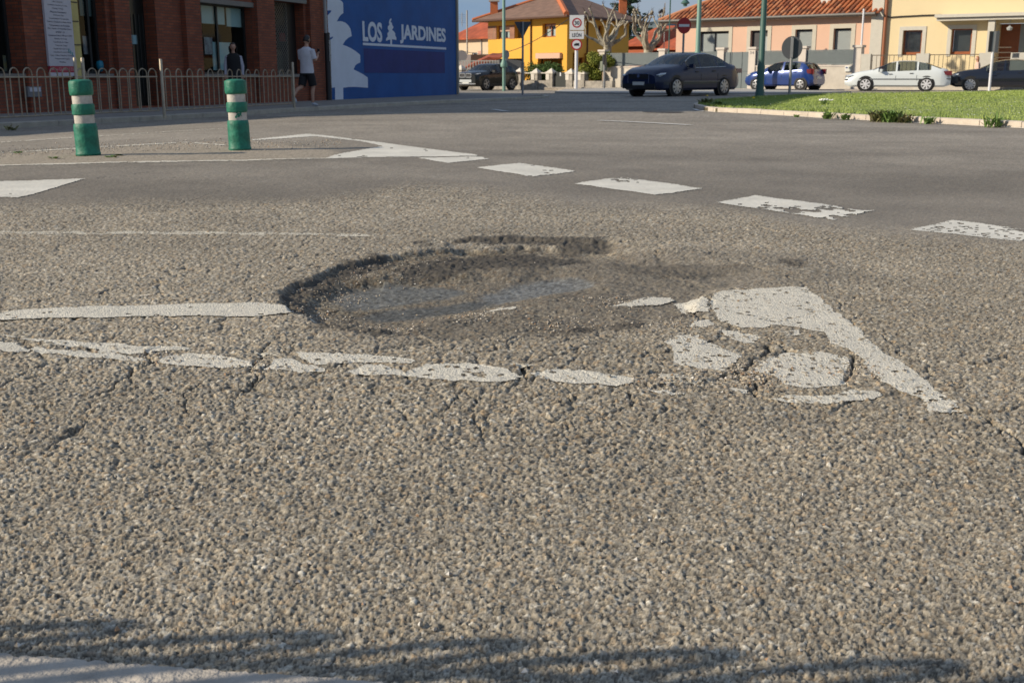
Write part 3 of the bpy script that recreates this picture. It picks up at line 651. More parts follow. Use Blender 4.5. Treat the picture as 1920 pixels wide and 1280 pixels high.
def shop_window(o, mull, depth=.3, name='shop_window'):
    f = MB(); t = .06
    for a, b, c, d in ((o[0], o[1], o[2], o[2] + t), (o[0], o[1], o[3] - t, o[3]), (o[0], o[0] + t, o[2] + t, o[3] - t), (o[1] - t, o[1], o[2] + t, o[3] - t)): fac.box(f, a, b, c, d, -depth, -depth + .06)
    for mm in mull: fac.box(f, mm - .03, mm + .03, o[2] + t, o[3] - t, -depth, -depth + .05)
    w = f.build(name, DARKF, bld)
    g = MB(); g.add([fac.pt(o[0], o[2], -depth + .02), fac.pt(o[1], o[2], -depth + .02), fac.pt(o[1], o[3], -depth + .02), fac.pt(o[0], o[3], -depth + .02)], [(0, 1, 2, 3)]); g.build('pane', SHOPG, w)
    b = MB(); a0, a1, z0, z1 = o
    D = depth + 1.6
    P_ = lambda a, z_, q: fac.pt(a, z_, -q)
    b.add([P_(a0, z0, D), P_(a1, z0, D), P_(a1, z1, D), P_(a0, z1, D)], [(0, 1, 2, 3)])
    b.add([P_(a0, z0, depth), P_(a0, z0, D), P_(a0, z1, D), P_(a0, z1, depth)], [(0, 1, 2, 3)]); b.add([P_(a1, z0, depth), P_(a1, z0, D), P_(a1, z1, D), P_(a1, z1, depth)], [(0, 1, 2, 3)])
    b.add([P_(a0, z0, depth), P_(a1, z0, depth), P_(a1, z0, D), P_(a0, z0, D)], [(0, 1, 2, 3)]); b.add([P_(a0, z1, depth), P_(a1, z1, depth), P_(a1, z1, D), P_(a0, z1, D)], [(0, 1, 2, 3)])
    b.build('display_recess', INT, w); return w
def panel(par, name, x0, x1, y0, y1, off, m, th=.01):
    a, za = fac.px(x0, y1, off); b, zb_ = fac.px(x1, y1, off); zt = fac.px(x0, y0, off)[1]; q = MB(); fac.box(q, a, b, za, zt, off, off + th); return q.build(name, m, par)
w0 = shop_window(ops['w0'], []); w1_ = shop_window(ops['w1'], [ops['w1'][1] - .25]); w2_ = shop_window(ops['w2'], [sx(424, 60)])
panel(w1_, 'blind', 150, 196, -6, 30, -.34, GREYB, .01)
panel(w2_, 'roller_blind', 378, 421, 4, 44, -.34, mat('pale_blind', (.62, .80, .84), .8), .01)
panel(w2_, 'roller_blind', 425, 462, 8, 50, -.34, MATS['pale_blind'], .01)
POST1 = mat('poster_white', (.55, .58, .62), .6, col2=(.22, .16, .20), vs=7)
POST2 = mat('poster_light_blue', (.28, .62, .72), .6, col2=(.62, .74, .78), vs=3.0)
panel(w1_, 'poster', 157, 171, 68, 102, -.335, POST1); panel(w2_, 'poster', 384, 399, 70, 102, -.335, POST1); panel(w2_, 'large_poster', 400, 438, 79, 132, -.335, POST2)
c_ = fac.pt(sx(206, 124), fac.px(206, 124)[1], -.25); MB().lathe([(0, -.13), (.06, -.11), (.09, -.04), (.1, .03), (.08, .1), (.0, .13)], c=c_, n=12).build('blue_balloon', mat('balloon_blue', (.02, .25, .38), .3), w1_, smooth=60)
panel(w0, 'yellow_poster', 8, 30, 104, 139, -.33, mat('poster_yellow', (.5, .36, .1), .6, col2=(.1, .2, .3), vs=5))
# door
do = ops['door']; dr = MB(); fac.box(dr, do[0], do[1], do[2], do[3], -.36, -.32); dr = dr.build('shop_door', mat('dark_door', (.012, .014, .013), .3), bld)
hb = MB(); 
for zz in (2.25,): fac.box(hb, do[0] + .5, do[1] - .9, zz, zz + .05, -.315, -.30)
for k in range(9): fac.box(hb, do[0] + .3 + k * .14, do[0] + .32 + k * .14, do[2] + .2, 2.1, -.315, -.29)
hb.build('door_bar', mat('door_bar', (.03, .035, .035), .4), dr)
q = MB(); fac.box(q, do[0] + .01, do[0] + .1, .85, 2.2, -.3, -.05); fac.box(q, do[0] + .01, do[0] + .1, SWZ + .1, .55, -.3, -.05); fac.box(q, do[0] + .01, do[0] + .1, 2.35, 2.6, -.3, -.05); q.build('pale_strip', mat('pale_yellow_strip', (.50, .46, .28), .6), dr)
panel(dr, 'notice', 247, 257, 66, 83, -.30, mat('notice_blue', (.2, .35, .4), .5))
# rolling grille with lozenges
o3 = ops['w3']; w3_ = shop_window((o3[0], sx(555, 100), o3[2], o3[3]), [])
g3 = MB(); s0_, s1_ = o3[0], sx(555, 100); st3 = .115
n3 = int((o3[3] - o3[2] + s1_ - s0_) / st3)
for sg in (1, -1):
    for k in range(n3 + 1):
        c0 = k * st3
        if sg == 1: pa = (s0_, o3[2] + c0); pb_ = (s0_ + c0, o3[2])
        else: pa = (s1_, o3[2] + c0); pb_ = (s1_ - c0, o3[2])
        (xa, za), (xb, zb_) = pa, pb_
        if za > o3[3]: t = za - o3[3]; za = o3[3]; xa += sg * t
        if abs(xb - xa) < .01: continue
        if xb > s1_ and sg == 1: zb_ += xb - s1_; xb = s1_
        if xb < s0_ and sg == -1: zb_ += s0_ - xb; xb = s0_
        if za > zb_: g3.tube([fac.pt(xa, za, -.24), fac.pt(xb, zb_, -.24)], .009, 4)
g3.build('lattice_grille', mat('grille_steel', (.28, .26, .22), .5, metal=.4), w3_)
panel(w3_, 'red_poster', 524, 537, 62, 78, -.29, mat('poster_red', (.28, .02, .02), .6)); panel(w3_, 'shelf_goods', 514, 555, 95, 138, -.45, mat('shelf_goods', (.06, .10, .06), .8, col2=(.25, .25, .20), vs=10))
q = MB(); fac.box(q, sx(555, 100), sx(574, 100), SWZ, o3[3], -.31, -.28); q.build('side_door', mat('side_door_dark', (.015, .013, .012), .5), bld)
q = MB(); fac.box(q, o3[0] - .05, o3[1] + .05, o3[3] + .003, o3[3] + .35, -.2, .09); q.build('shutter_box', mat('shutter_grey', (.10, .12, .125), .5), bld)
q = MB(); fac.box(q, ops['w2'][0] - .05, ops['w2'][1] + .05, ops['w2'][3] - .02, ops['w2'][3] + .1, -.15, .03); q.build('lintel', STONE, bld)
# downpipe
q = MB(); pa = sx(601, 100); q.tube([fac.pt(pa, 1.95, .20), fac.pt(pa, BH - .2, .20)], .05, 10); q.build('white_downpipe', mat('downpipe_pale', (.30, .31, .32), .5), bld, smooth=60)
q = MB(); q.tube([fac.pt(pa + .06, SWZ, .20), fac.pt(pa + .06, 1.96, .20)], .085, 10); q.build('dark_downpipe', mat('downpipe_dark', (.02, .02, .022), .5), bld, smooth=60)
q = MB(); fac.box(q, pa + .0, pa + .10, 1.15, 1.75, .287, .295); q.build('torn_sticker', mat('sticker', (.45, .45, .45), .6, col2=(.1, .1, .1), vs=20), bld)
# signboard, leaning against the window side
sb = empty('signboard', fac.pt(sx(115, 124), 0, .2), 0, 'tall white signboard listing beauty treatments with a red strip at the bottom', 'sign')
sb.location = (0, 0, 0)
a0, zr0 = fac.px(93, 124, .18); a1, _ = fac.px(143, 124, .18); _, zr1 = fac.px(95, 136, .18); _, zr2 = fac.px(96, 143, .18)
WB = mat('sign_white', (.50, .48, .52), .6, var=.04); 
q = MB(); fac.box(q, a0, a1, zr0, 3.1, .13, .18); q.build('board', WB, sb)
q = MB(); fac.box(q, a0 + .01, a1 - .01, zr1, zr0 - .003, .13, .18); rs = q.build('red_strip', mat('sign_red', (.35, .03, .05), .6), sb)
q = MB(); fac.box(q, a0 + .01, a1 - .01, zr2, zr1 - .003, .13, .178); q.build('lower_strip', WB, sb)
q = MB(); fac.box(q, a1 + .003, a1 + .26, zr2 - .05, 3.1, .08, .13); ye = q.build('yellow_edge_panel', mat('sign_yellow', (.50, .42, .15), .6, var=.1), sb)
q = MB()
for zz in (1.35, 1.82, 2.2): fac.box(q, a1 + .05, a1 + .24, zz, zz + .022, .133, .14)
q.build('bracket', DARKF, ye)
INK = mat('sign_ink', (.09, .09, .12), .7)
lines = ['Más Completa', 'Estética Facial y Corp.', 'Masaje Terap.', 'Manicura Permanente', 'Pedicura Spa', 'Tratamientos Corporales', 'Moldes y Depilación y Rayos Facial', 'Tratamientos de Pestañas', 'Día y Noche, 24 Maquillaje Novias', 'B/V/M/P +D', 'Extensiones Pelo ½ P/P con + DTO', 'Diseño de Cejas', 'Laminado de Cejas', 'Tinte de Cejas', 'Depilación con Cera', 'Depilación con Hilo', 'Láser, Vídeo, Masajes y Tatuajes', 'Tarjetas de Regalo', 'Peeling']
zt = zr0 + .06
for i, t in enumerate(reversed(lines)):
    w_ = min(.92, .033 * len(t)) * (a1 - a0) * .95; c = (a0 + a1) / 2; tag(text_on(fac, t, c - w_ / 2, c + w_ / 2, zt, zt + .034, .181, INK, 'small_lettering', sb, ext=.002), kind='stuff'); zt += .0655
tag(text_on(fac, 'www.GLORATZIA', a0 + .06, a1 - .05, zr1 + .035, zr0 - .035, .181, mat('sign_pink_letters', (.6, .3, .33), .6), 'web_lettering', rs, ext=.002), kind='stuff')
q = MB()
for k in range(3): fac.box(q, a1 - .2 + k * .05, a1 - .17 + k * .05, 1.2 - k * .03, 1.27 - k * .03, .181, .183)
q.build('small_logo', mat('logo_teal', (.1, .3, .32), .6), sb)
q = MB(); a, z_ = fac.px(38, 182); b, z2_ = fac.px(62, 162); fac.box(q, a, b, z_, z2_, .14, .20); q.build('meter_box', mat('meter_box_grey', (.16, .16, .17), .6), bld)
q = MB(); fac.box(q, a + .05, b - .03, z_ + .1, z2_ - .02, .203, .208); q.build('notice_sheet', mat('notice_white', (.5, .5, .55), .6), bld)

# blue gable wall
BLUE = mat('blue_render', (.005, .080, .29), .75, var=.14, vs=1.2, bump=.15, bs=20)
blue = empty('blue_mural_wall', (0, 0, 0), 0, 'blue painted end building with a white fir tree mural and LOS JARDINES lettering', 'building')
q = MB(); fac.wall(q, .003, fac.L, SWZ - .1, BH - .4, [], .1); fac.box(q, .003, fac.L, SWZ - .1, BH - .45, -.4, -.02); q.build('wall', BLUE, blue)
WP = mat('mural_white', (.60, .66, .76), .75, var=.05, vs=2)
def flat(fr, pts, off, m, name, par, th=.004):
    c = [fr.px(x, y) for x, y in pts]; q = MB(); n = len(c)
    bm = bmesh.new(); vs = [bm.verts.new(fr.pt(a, z_, off)) for a, z_ in c]; tri_ = tessellate_polygon([[Vector((a, z_, 0)) for a, z_ in c]]); [bm.faces.new([vs[i] for i in t]) for t in tri_]
    r = bmesh.ops.extrude_face_region(bm, geom=bm.faces[:]); bmesh.ops.translate(bm, vec=fr.n * th, verts=[g for g in r['geom'] if isinstance(g, bmesh.types.BMVert)])
    bmesh.ops.recalc_face_normals(bm, faces=bm.faces[:])
    me = bpy.data.meshes.new(name); bm.to_mesh(me); bm.free(); me.materials.append(m); o = bpy.data.objects.new(name, me); C.objects.link(o); o.parent = par; return o
c3 = lambda pts: [(600 + a / 6.4, b / 6.4) for a, b in pts]
flat(fac, c3([(84, -40), (200, -60), (240, 5), (262, 22), (275, 42), (278, 160), (250, 180), (225, 212), (200, 262), (230, 257), (262, 260), (300, 275), (335, 305), (362, 345), (370, 385), (378, 435), (340, 455), (305, 485), (270, 540), (320, 558), (370, 582), (430, 620), (480, 662), (481, 752), (445, 768), (420, 790), (400, 835), (470, 870), (520, 898), (570, 932), (573, 1056), (500, 1050), (430, 1045), (350, 1046), (275, 1056), (278, 1195), (180, 1198), (178, 1050), (132, 1057), (104, 495), (150, 462), (156, 440), (118, 455), (102, 470), (88, 190), (128, 150), (136, 128), (100, 128), (86, 132)]), .003, WP, 'fir_tree_mural', blue)
LET = mat('wall_lettering_white', (.62, .67, .76), .75)
def word(w, x0, x1, y0t, y0b, y1t, y1b):               # per-letter placement keeps the word on the wall plane
    a, zb_ = fac.px(x0, y0b); _, zt_ = fac.px(x0, y0t); b, zb2 = fac.px(x1, y1b)
    text_on(fac, w, a, b, zb_, zt_, .004, LET, 'lettering', blue, bold=.035, ext=.006)
word('LOS', 680, 716.5, 39.5, 78, 42, 79)
word('JARDINES', 750, 835.5, 45.5, 82, 50, 85)
a, zb_ = fac.px(680, 85); b, _ = fac.px(836, 90); q = MB(); fac.box(q, a, b, zb_ - .0, zb_ + .075, .004, .012); q.build('underline', LET, blue)
flat(fac, c3([(850, 222), (856, 240), (842, 262), (860, 280), (862, 300), (880, 330), (868, 352), (862, 362), (885, 380), (902, 408), (898, 425), (914, 455), (914, 484), (885, 478), (862, 474), (862, 535), (842, 533), (842, 478), (820, 482), (790, 494), (792, 465), (812, 440), (806, 405), (828, 375), (812, 350), (812, 322), (832, 300), (826, 275), (832, 245)]), .004, LET, 'small_fir_emblem', blue)
a, z0_ = fac.px(683, 137); b, _ = fac.px(834, 137); _, z1_ = fac.px(683, 90); q = MB(); fac.box(q, a, b, z0_, z1_ - .02, .003, .006); q.build('overpainted_panel', mat('overpaint_blue', (.014, .030, .17), .75, var=.12, vs=1.5), blue)
q = MB(); fac.box(q, fac.L + .003, fac.L + .14, SWZ, BH - .4, -.4, .06); q.build('corner_strip', mat('corner_beige', (.30, .27, .22), .8), blue)

# ------------------------------------------------------------------ people
SKIN = mat('skin', (.42, .24, .17), .55, var=.05); SKINP = mat('skin_pale', (.50, .31, .24), .55)
HAIR = mat('hair_dark', (.012, .009, .008), .5, var=.3, vs=60); 
def skinned(name, chains, m, parent, sub=1, root=None):
    """chains: lists of (point, radius); points that coincide are shared"""
    vs = []; rs = []; es = []; idx = {}
    for ch in chains:
        prev = None
        for p, r in ch:
            key = tuple(round(c, 4) for c in p)
            if key not in idx: idx[key] = len(vs); vs.append(p); rs.append(r if hasattr(r, '__len__') else (r, r))
            k = idx[key]
            if prev is not None and prev != k: es.append((prev, k))
            prev = k
    me = bpy.data.meshes.new(name); me.from_pydata(vs, es, []); o = bpy.data.objects.new(name, me); C.objects.link(o); o.parent = parent
    md = o.modifiers.new('skin', 'SKIN'); md.use_smooth_shade = True
    sv = me.skin_vertices[0].data
    for i, r in enumerate(rs): sv[i].radius = r; sv[i].use_root = (i == 0)
    s = o.modifiers.new('sub', 'SUBSURF'); s.levels = sub; s.render_levels = sub
    me.materials.append(m); return o
def person(loc, rz, J, label, top_m, low_m, shoe_m, hair='short', scale=1.0, long_sleeve=False, skirt=False, vest=None, legs_bare=True, skin=None):
    skin = skin or SKIN
    e = empty('person', loc, rz, label, 'person'); e.scale = (scale,) * 3
    P_ = {k: Vector(v) for k, v in J.items()}
    L = []
    trunk = [(P_['pelvis'], (.15, .11)), (P_['waist'], (.125, .095)), (P_['chest'], (.155, .11)), (P_['neckb'], (.07, .06)), (P_['neck'], (.052, .052)), (P_['head0'], (.055, .06))]
    L.append(trunk)
    for s in 'lr':
        L.append([(P_['chest'], (.155, .11)), (P_['sh' + s], .055), (P_['el' + s], .042), (P_['wr' + s], .028), (P_['ha' + s], (.034, .018))])
        L.append([(P_['pelvis'], (.15, .11)), (P_['hip' + s], .088), (P_['kn' + s], .056), ((P_['kn' + s] + P_['an' + s]) / 2 + Vector((0, -.02, .06)), .05), (P_['an' + s], .036)])
    skinned('body', L, skin, e, 1)
    # head with brow, nose, chin and ears
    hc_ = P_['head']; f = (P_['face']).normalized(); sdv = f.cross(Vector((0, 0, 1))).normalized(); up = sdv.cross(f)
    Mh = Matrix(((sdv.x, f.x, up.x, hc_.x), (sdv.y, f.y, up.y, hc_.y), (sdv.z, f.z, up.z, hc_.z), (0, 0, 0, 1)))
    bm = bmesh.new(); bmesh.ops.create_uvsphere(bm, u_segments=20, v_segments=14, radius=1)
    for v in bm.verts:
        x, y, z_ = v.co; w = 1 - .28 * max(0, -z_); v.co = Vector((x * .075 * w, y * .094 * (1 - .12 * max(0, -z_)), z_ * .118))
        if y > .7 and abs(x) < .3 and -.35 < z_ < .15: v.co.y += .022
        if y > .5 and z_ < -.75: v.co.y += .012
        if y > .7 and .1 < z_ < .3 and abs(x) > .15: v.co.y -= .006
        if abs(x) > .93 and abs(z_) < .3 and abs(y) < .4: v.co.x *= 1.16
    bm.transform(Mh); me = bpy.data.meshes.new('head'); bm.to_mesh(me); bm.free()
    for p in me.polygons: p.use_smooth = True
    me.materials.append(skin); ho = bpy.data.objects.new('head', me); C.objects.link(ho); ho.parent = e
    q = MB()
    for sx_ in (-1, 1): q.lathe([(0, -.009), (.011, 0), (0, .009)], c=Mh @ Vector((sx_ * .03, .086, .012)), n=6)
    q.build('eye', HAIR, ho); q = MB(); q.box(Mh @ Vector((0, .088, -.055)), (.045, .012, .01)); q.build('mouth', mat('lips', (.3, .1, .09), .5), ho)
    bm = bmesh.new(); bmesh.ops.create_uvsphere(bm, u_segments=20, v_segments=14, radius=1); kill = []
    for v in bm.verts:
        x, y, z_ = v.co
        lim = (-.25 if hair == 'short' else -2)
        if y > .45 and z_ < .45 + .3 * (y - .45): kill.append(v)
        elif z_ < -.62 and hair == 'short': kill.append(v)
        zz = z_ if not (hair == 'long' and z_ < 0 and y < .45) else z_ * 2.6
        v.co = Vector((x * (.085 if hair == 'short' else (.092 + .028 * (z_ < .1))), y * .104 - .004, zz * .128 + .004))
    bmesh.ops.delete(bm, geom=kill, context='VERTS'); bm.transform(Mh); me = bpy.data.meshes.new('hair'); bm.to_mesh(me); bm.free()
    for p in me.polygons: p.use_smooth = True
    me.materials.append(HAIR); hh = bpy.data.objects.new('hair', me); C.objects.link(hh); hh.parent = e; so2 = hh.modifiers.new('s', 'SOLIDIFY'); so2.thickness = .012
    # hands: five finger chains each
    for s in 'lr':
        h0, w0_ = P_['ha' + s], P_['wr' + s]; d = (h0 - w0_).normalized(); side = d.cross(Vector((0, 1, .2))).normalized(); dn = side.cross(d)
        fg = MB()
        for k, (off, ln) in enumerate(((-.028, .062), (-.010, .072), (.010, .068), (.027, .055))):
            b0 = h0 + side * off; p1 = b0 + d * ln * .5 + dn * .006; p2 = p1 + d * ln * .32 + dn * .018; p3 = p2 + d * ln * .18 + dn * .02
            fg.tube([b0, p1, p2, p3], [.010, .009, .008, .006], 6)
        tb = h0 - d * .02 + side * -.034; fg.tube([w0_.lerp(h0, .5) + side * -.02, tb, tb + d * .03 - side * .012 + dn * .01, tb + d * .05 - side * .008 + dn * .02], [.012, .011, .010, .007], 6)
        fg.build('fingers', skin, e, smooth=80)
    # clothing: oval sections round the trunk, sleeves and legs over the limbs
    def loft(secs, m_, n=20):
        vs = [(cx_ + rx * math.cos(2 * math.pi * k / n), cy_ + ry * math.sin(2 * math.pi * k / n), z_) for (cx_, cy_, z_, rx, ry) in secs for k in range(n)]
        fs = [(i * n + k, i * n + (k + 1) % n, (i + 1) * n + (k + 1) % n, (i + 1) * n + k) for i in range(len(secs) - 1) for k in range(n)]
        m_.add(vs, fs + [tuple(range(n - 1, -1, -1)), tuple((len(secs) - 1) * n + k for k in range(n))])
    def torso(g, z0, m_):
        pz, ch = P_['pelvis'], P_['chest']
        loft([(pz.x, pz.y, z0, .185 + g, .135 + g), (pz.x, pz.y, z0 + .10, .178 + g, .130 + g), (ch.x, ch.y, 1.10, .168 + g, .118 + g), (ch.x, ch.y, 1.28, .190 + g, .128 + g), (ch.x, ch.y, 1.38, .200 + g, .118 + g), (ch.x, ch.y, 1.44, .165 + g, .095 + g), (ch.x, ch.y + .01, 1.485, .09 + g, .072 + g), (ch.x, ch.y + .01, 1.50, .066, .06)], m_)
    m_ = MB(); torso(.010, .845, m_)
    for s in 'lr':
        if long_sleeve: m_.tube([P_['sh' + s].lerp(P_['chest'], .2), P_['sh' + s], P_['el' + s], P_['wr' + s]], [.07, .066, .052, .036], 12)
        else: m_.tube([P_['sh' + s].lerp(P_['chest'], .2), P_['sh' + s], P_['sh' + s].lerp(P_['el' + s], .78)], [.075, .074, .072], 12)
    m_.build('shirt', top_m, e, smooth=60)
    if vest: m_ = MB(); torso(.022, .83, m_); m_.build('vest', vest, e, smooth=60)
    m_ = MB(); pz = P_['pelvis']; loft([(pz.x, pz.y, .80, .165, .13), (pz.x, pz.y, .90, .180, .137), (pz.x, pz.y, 1.0, .165, .125)], m_)
    for s in 'lr':
        if legs_bare: m_.tube([P_['hip' + s], P_['hip' + s].lerp(P_['kn' + s], .45), P_['hip' + s].lerp(P_['kn' + s], .9)], [.10, .108, .102], 12)
        else: m_.tube([P_['hip' + s], P_['kn' + s], P_['an' + s]], [.10, .078, .062], 12)
    m_.build('shorts' if legs_bare else 'trousers', low_m, e, smooth=60)
    for s in 'lr':
        a = P_['an' + s]; t = P_['toe' + s]; d = (t - a); skinned('shoe', [[(a + Vector((0, 0, -.01)) - Vector((d.x, d.y, 0)) * .25, (.042, .042)), (a.lerp(t, .45) - Vector((0, 0, .004)), (.045, .04)), (t, (.042, .028))]], shoe_m, e, 1)
    return e
JW = dict(pelvis=(0, 0, .95), waist=(0, .0, 1.12), chest=(0, -.01, 1.34), neckb=(0, 0, 1.47), neck=(0, .015, 1.53), head0=(0, .03, 1.60), head=(0, .035, 1.665), face=(.12, 1, -.28),
          shl=(-.185, -.01, 1.41), ell=(-.215, .05, 1.14), wrl=(-.17, .24, 1.00), hal=(-.15, .31, .98), shr=(.185, -.01, 1.41), elr=(.215, .06, 1.15), wrr=(.15, .27, 1.27), har=(.12, .31, 1.34),
          hipl=(-.09, 0, .88), knl=(-.10, -.12, .50), anl=(-.11, -.45, .27), toel=(-.11, -.36, .10), hipr=(.09, 0, .88), knr=(.10, .10, .50), anr=(.10, .06, .09), toer=(.10, .26, .035))
pm = at(577, 200.5, SWZ)
GREYT = mat('grey_tshirt', (.52, .52, .57), .85, var=.08, vs=12, bump=.3, bs=9); BLK = mat('black_cloth', (.008, .008, .01), .85, bump=.2, bs=10); SNK = mat('sneaker_white', (.55, .60, .66), .6, col2=(.12, .14, .2), vs=14)
man = person(pm + Vector((.02, 0, .0)), R(-28), JW, 'man in grey t-shirt and black shorts walking away beside the brick wall holding a phone', GREYT, BLK, SNK, scale=(203 - 76) / 2100 * pm.y / 1.79)
MB().box((.115, .35, 1.38), (.075, .012, .15)).build('mobile_phone', BLK, man)
JF = dict(pelvis=(0, 0, .95), waist=(0, .0, 1.12), chest=(0, -.01, 1.34), neckb=(0, 0, 1.47), neck=(0, .015, 1.53), head0=(0, .03, 1.60), head=(0, .035, 1.665), face=(-.15, 1, -.05),
          shl=(-.17, 0, 1.40), ell=(-.235, -.02, 1.13), wrl=(-.235, .06, .90), hal=(-.235, .09, .83), shr=(.17, 0, 1.40), elr=(.235, -.02, 1.13), wrr=(.235, .08, .90), har=(.235, .11, .83),
          hipl=(-.09, 0, .88), knl=(-.09, .05, .50), anl=(-.09, -.02, .09), toel=(-.1, .17, .035), hipr=(.09, 0, .88), knr=(.09, -.02, .50), anr=(.09, -.10, .09), toer=(.1, .09, .035))
pw = at(443, 201.5, SWZ)
person(pw, R(180 + 8), JF, 'woman with long dark hair in a black vest over white sleeves standing behind the railing', mat('white_sleeve', (.36, .36, .42), .8), mat('dark_trousers', (.02, .02, .03), .8), BLK, hair='long', scale=(201.5 - 86.5) / 2100 * pw.y / 1.79, long_sleeve=True, vest=BLK, legs_bare=False)
# ------------------------------------------------------------------ roundabout lawn
ISK = wp([(1308, 205), (1318, 208.5), (1340, 210.5), (1365, 211.5), (1432, 215), (1531, 221), (1623, 226), (1788, 234), (1918, 241), (2100, 254), (2300, 272)], 0.0)
ISK = [(ISK[0][0] + .25, ISK[0][1] + 2.0), (ISK[0][0] + .02, ISK[0][1] + .8)] + ISK
back = [(11.5, 11.6), (16, 9.8), (22, 9.5), (29, 13), (34, 20), (37, 28), (36, 36), (32, 42), (26, 45.5), (19, 45.5), (14, 43), (10, 39.5), (7.3, 35), (5.6, 31.5)]
LAWNP = ISK + back
gx_, gy_ = np.meshgrid(np.linspace(3.5, 38, 150), np.linspace(9, 46.5, 190))
def lawn_h(x, y):
    s = sdist(np.asarray(x, float), np.asarray(y, float), LAWNP); s = np.maximum(s, 0)
    return .085 + .22 * sst(0, 9, s) + .022 * fbm(np.asarray(x, float), np.asarray(y, float), 1.5, 1200, 3) * sst(0, 1, s)
lz = lawn_h(gx_, gy_); ins = sdist(gx_, gy_, LAWNP) > .10
qi, qj = np.nonzero(ins[:-1, :-1] & ins[1:, 1:] & ins[:-1, 1:] & ins[1:, :-1]); nc = gx_.shape[1]
idx = np.stack([qi * nc + qj, qi * nc + qj + 1, (qi + 1) * nc + qj + 1, (qi + 1) * nc + qj], 1); uq, inv = np.unique(idx, return_inverse=True)
lm = make_mesh('lawn', np.stack([gx_.ravel()[uq], gy_.ravel()[uq], lz.ravel()[uq]], 1), inv.reshape(idx.shape))
SOILG = mat('lawn_soil', (.17, .235, .05), .95, var=.2, vs=1.5, col2=(.26, .30, .09), bump=.25, bs=12)
lm.materials.append(SOILG); lawn = bpy.data.objects.new('lawn', lm); C.objects.link(lawn); tag(lawn, kind='structure')
q = MB().prism([(p[0] + .02, p[1]) for p in LAWNP], -.3, .080).build('island_base', mat('island_soil', (.10, .085, .05), .95, var=.3, vs=8), lawn)
kerb_stones(list(reversed(ISK)), .82, -.3, .098, .13, KERBP, lawn, side=-1)
EL = mat('edge_line', (.62, .60, .56), .7, var=.1, vs=10)
q = MB(); 
for (a, b) in zip(ISK[2:-1], ISK[3:]):
    A_, B_ = Vector((*a, 0)), Vector((*b, 0)); d = (B_ - A_).normalized(); nn = Vector((d.y, -d.x, 0))
    if nn.x > 0 and nn.y > 0: nn = -nn
    if nn.dot(Vector((-1, -1, 0))) < 0: nn = -nn
    o0, o1 = nn * .03, nn * .13; q.add([A_ + o0 + Vector((0, 0, .010)), B_ + o0 + Vector((0, 0, .010)), B_ + o1 + Vector((0, 0, .010)), A_ + o1 + Vector((0, 0, .010))], [(0, 1, 2, 3)])
q.build('edge_line', EL, road)
def ribbon(pts, w, name, m, zf=.010):
    q = MB(); pts = [Vector((p[0], p[1], 0)) for p in pts]
    for a, b in zip(pts[:-1], pts[1:]):
        d = (b - a).normalized(); nn = Vector((-d.y, d.x, 0)) * w / 2; c = Vector((0, 0, zf))
        q.add([a - nn + c, b - nn + c, b + nn + c, a + nn + c], [(0, 1, 2, 3)])
    return q.build(name, m, road)
ribbon(wp([(1122, 227), (1180, 229.4), (1293, 235.5)]), .16, 'lane_line', EL)
ribbon(wp([(925, 206), (950, 209.6)]), .14, 'lane_line', EL)
pmh = at(1243, 211, 0); q = MB(); q.lathe([(.42, -.02), (.42, .012), (.36, .012), (.36, .008), (0, .008)], c=(pmh.x, pmh.y, 0), n=28); q.build('manhole_cover', mat('cast_iron', (.05, .047, .045), .6, bump=.4), label='dark round manhole cover in the road before the lawn tip', cat='manhole cover')
# grass blades (uncountable): thin leaf triangles over the visible near half of the mound
GR = mat('grass_blades', (.19, .27, .05), .7, col2=(.34, .40, .11), vs=.9)
n = 230000; px_ = rng.uniform(3.6, 24, n); py_ = 14 + 31 * rng.random(n) ** .8
s = sdist(px_, py_, LAWNP); k = (s > .10) & (np.abs(px_ / py_) < .53); px_, py_, s = px_[k], py_[k], s[k]; n = len(px_)
edge = s < .45; hz = lawn_h(px_, py_); hh = rng.uniform(.012, .030, n) * (1 + 1.6 * edge) * (1 + .5 * fbm(px_, py_, .8, 1300, 2)); an = rng.uniform(0, 6.28, n); ww = rng.uniform(.0035, .008, n) * (1 + py_ / 30)
ln = rng.uniform(-.5, .5, (n, 2)) * hh[:, None]
co = np.zeros((n, 3, 3)); co[:, 0, 0] = px_ - np.cos(an) * ww; co[:, 0, 1] = py_ - np.sin(an) * ww; co[:, 1, 0] = px_ + np.cos(an) * ww; co[:, 1, 1] = py_ + np.sin(an) * ww
co[:, :2, 2] = hz[:, None] - .004; co[:, 2, 0] = px_ + ln[:, 0]; co[:, 2, 1] = py_ + ln[:, 1]; co[:, 2, 2] = hz + hh
def trimesh(name, co, m, **kw):
    n = len(co); me = bpy.data.meshes.new(name); me.vertices.add(n * 3); me.vertices.foreach_set('co', co.astype(np.float32).ravel()); me.loops.add(n * 3); me.loops.foreach_set('vertex_index', np.arange(n * 3, dtype=np.int32))
    me.polygons.add(n); me.polygons.foreach_set('loop_start', np.arange(0, 3 * n, 3, dtype=np.int32)); me.update(calc_edges=True); me.materials.append(m)
    o = bpy.data.objects.new(name, me); C.objects.link(o); return tag(o, **kw)
trimesh('grass', co, GR, label='short mown grass covering the roundabout lawn', cat='grass', kind='stuff')
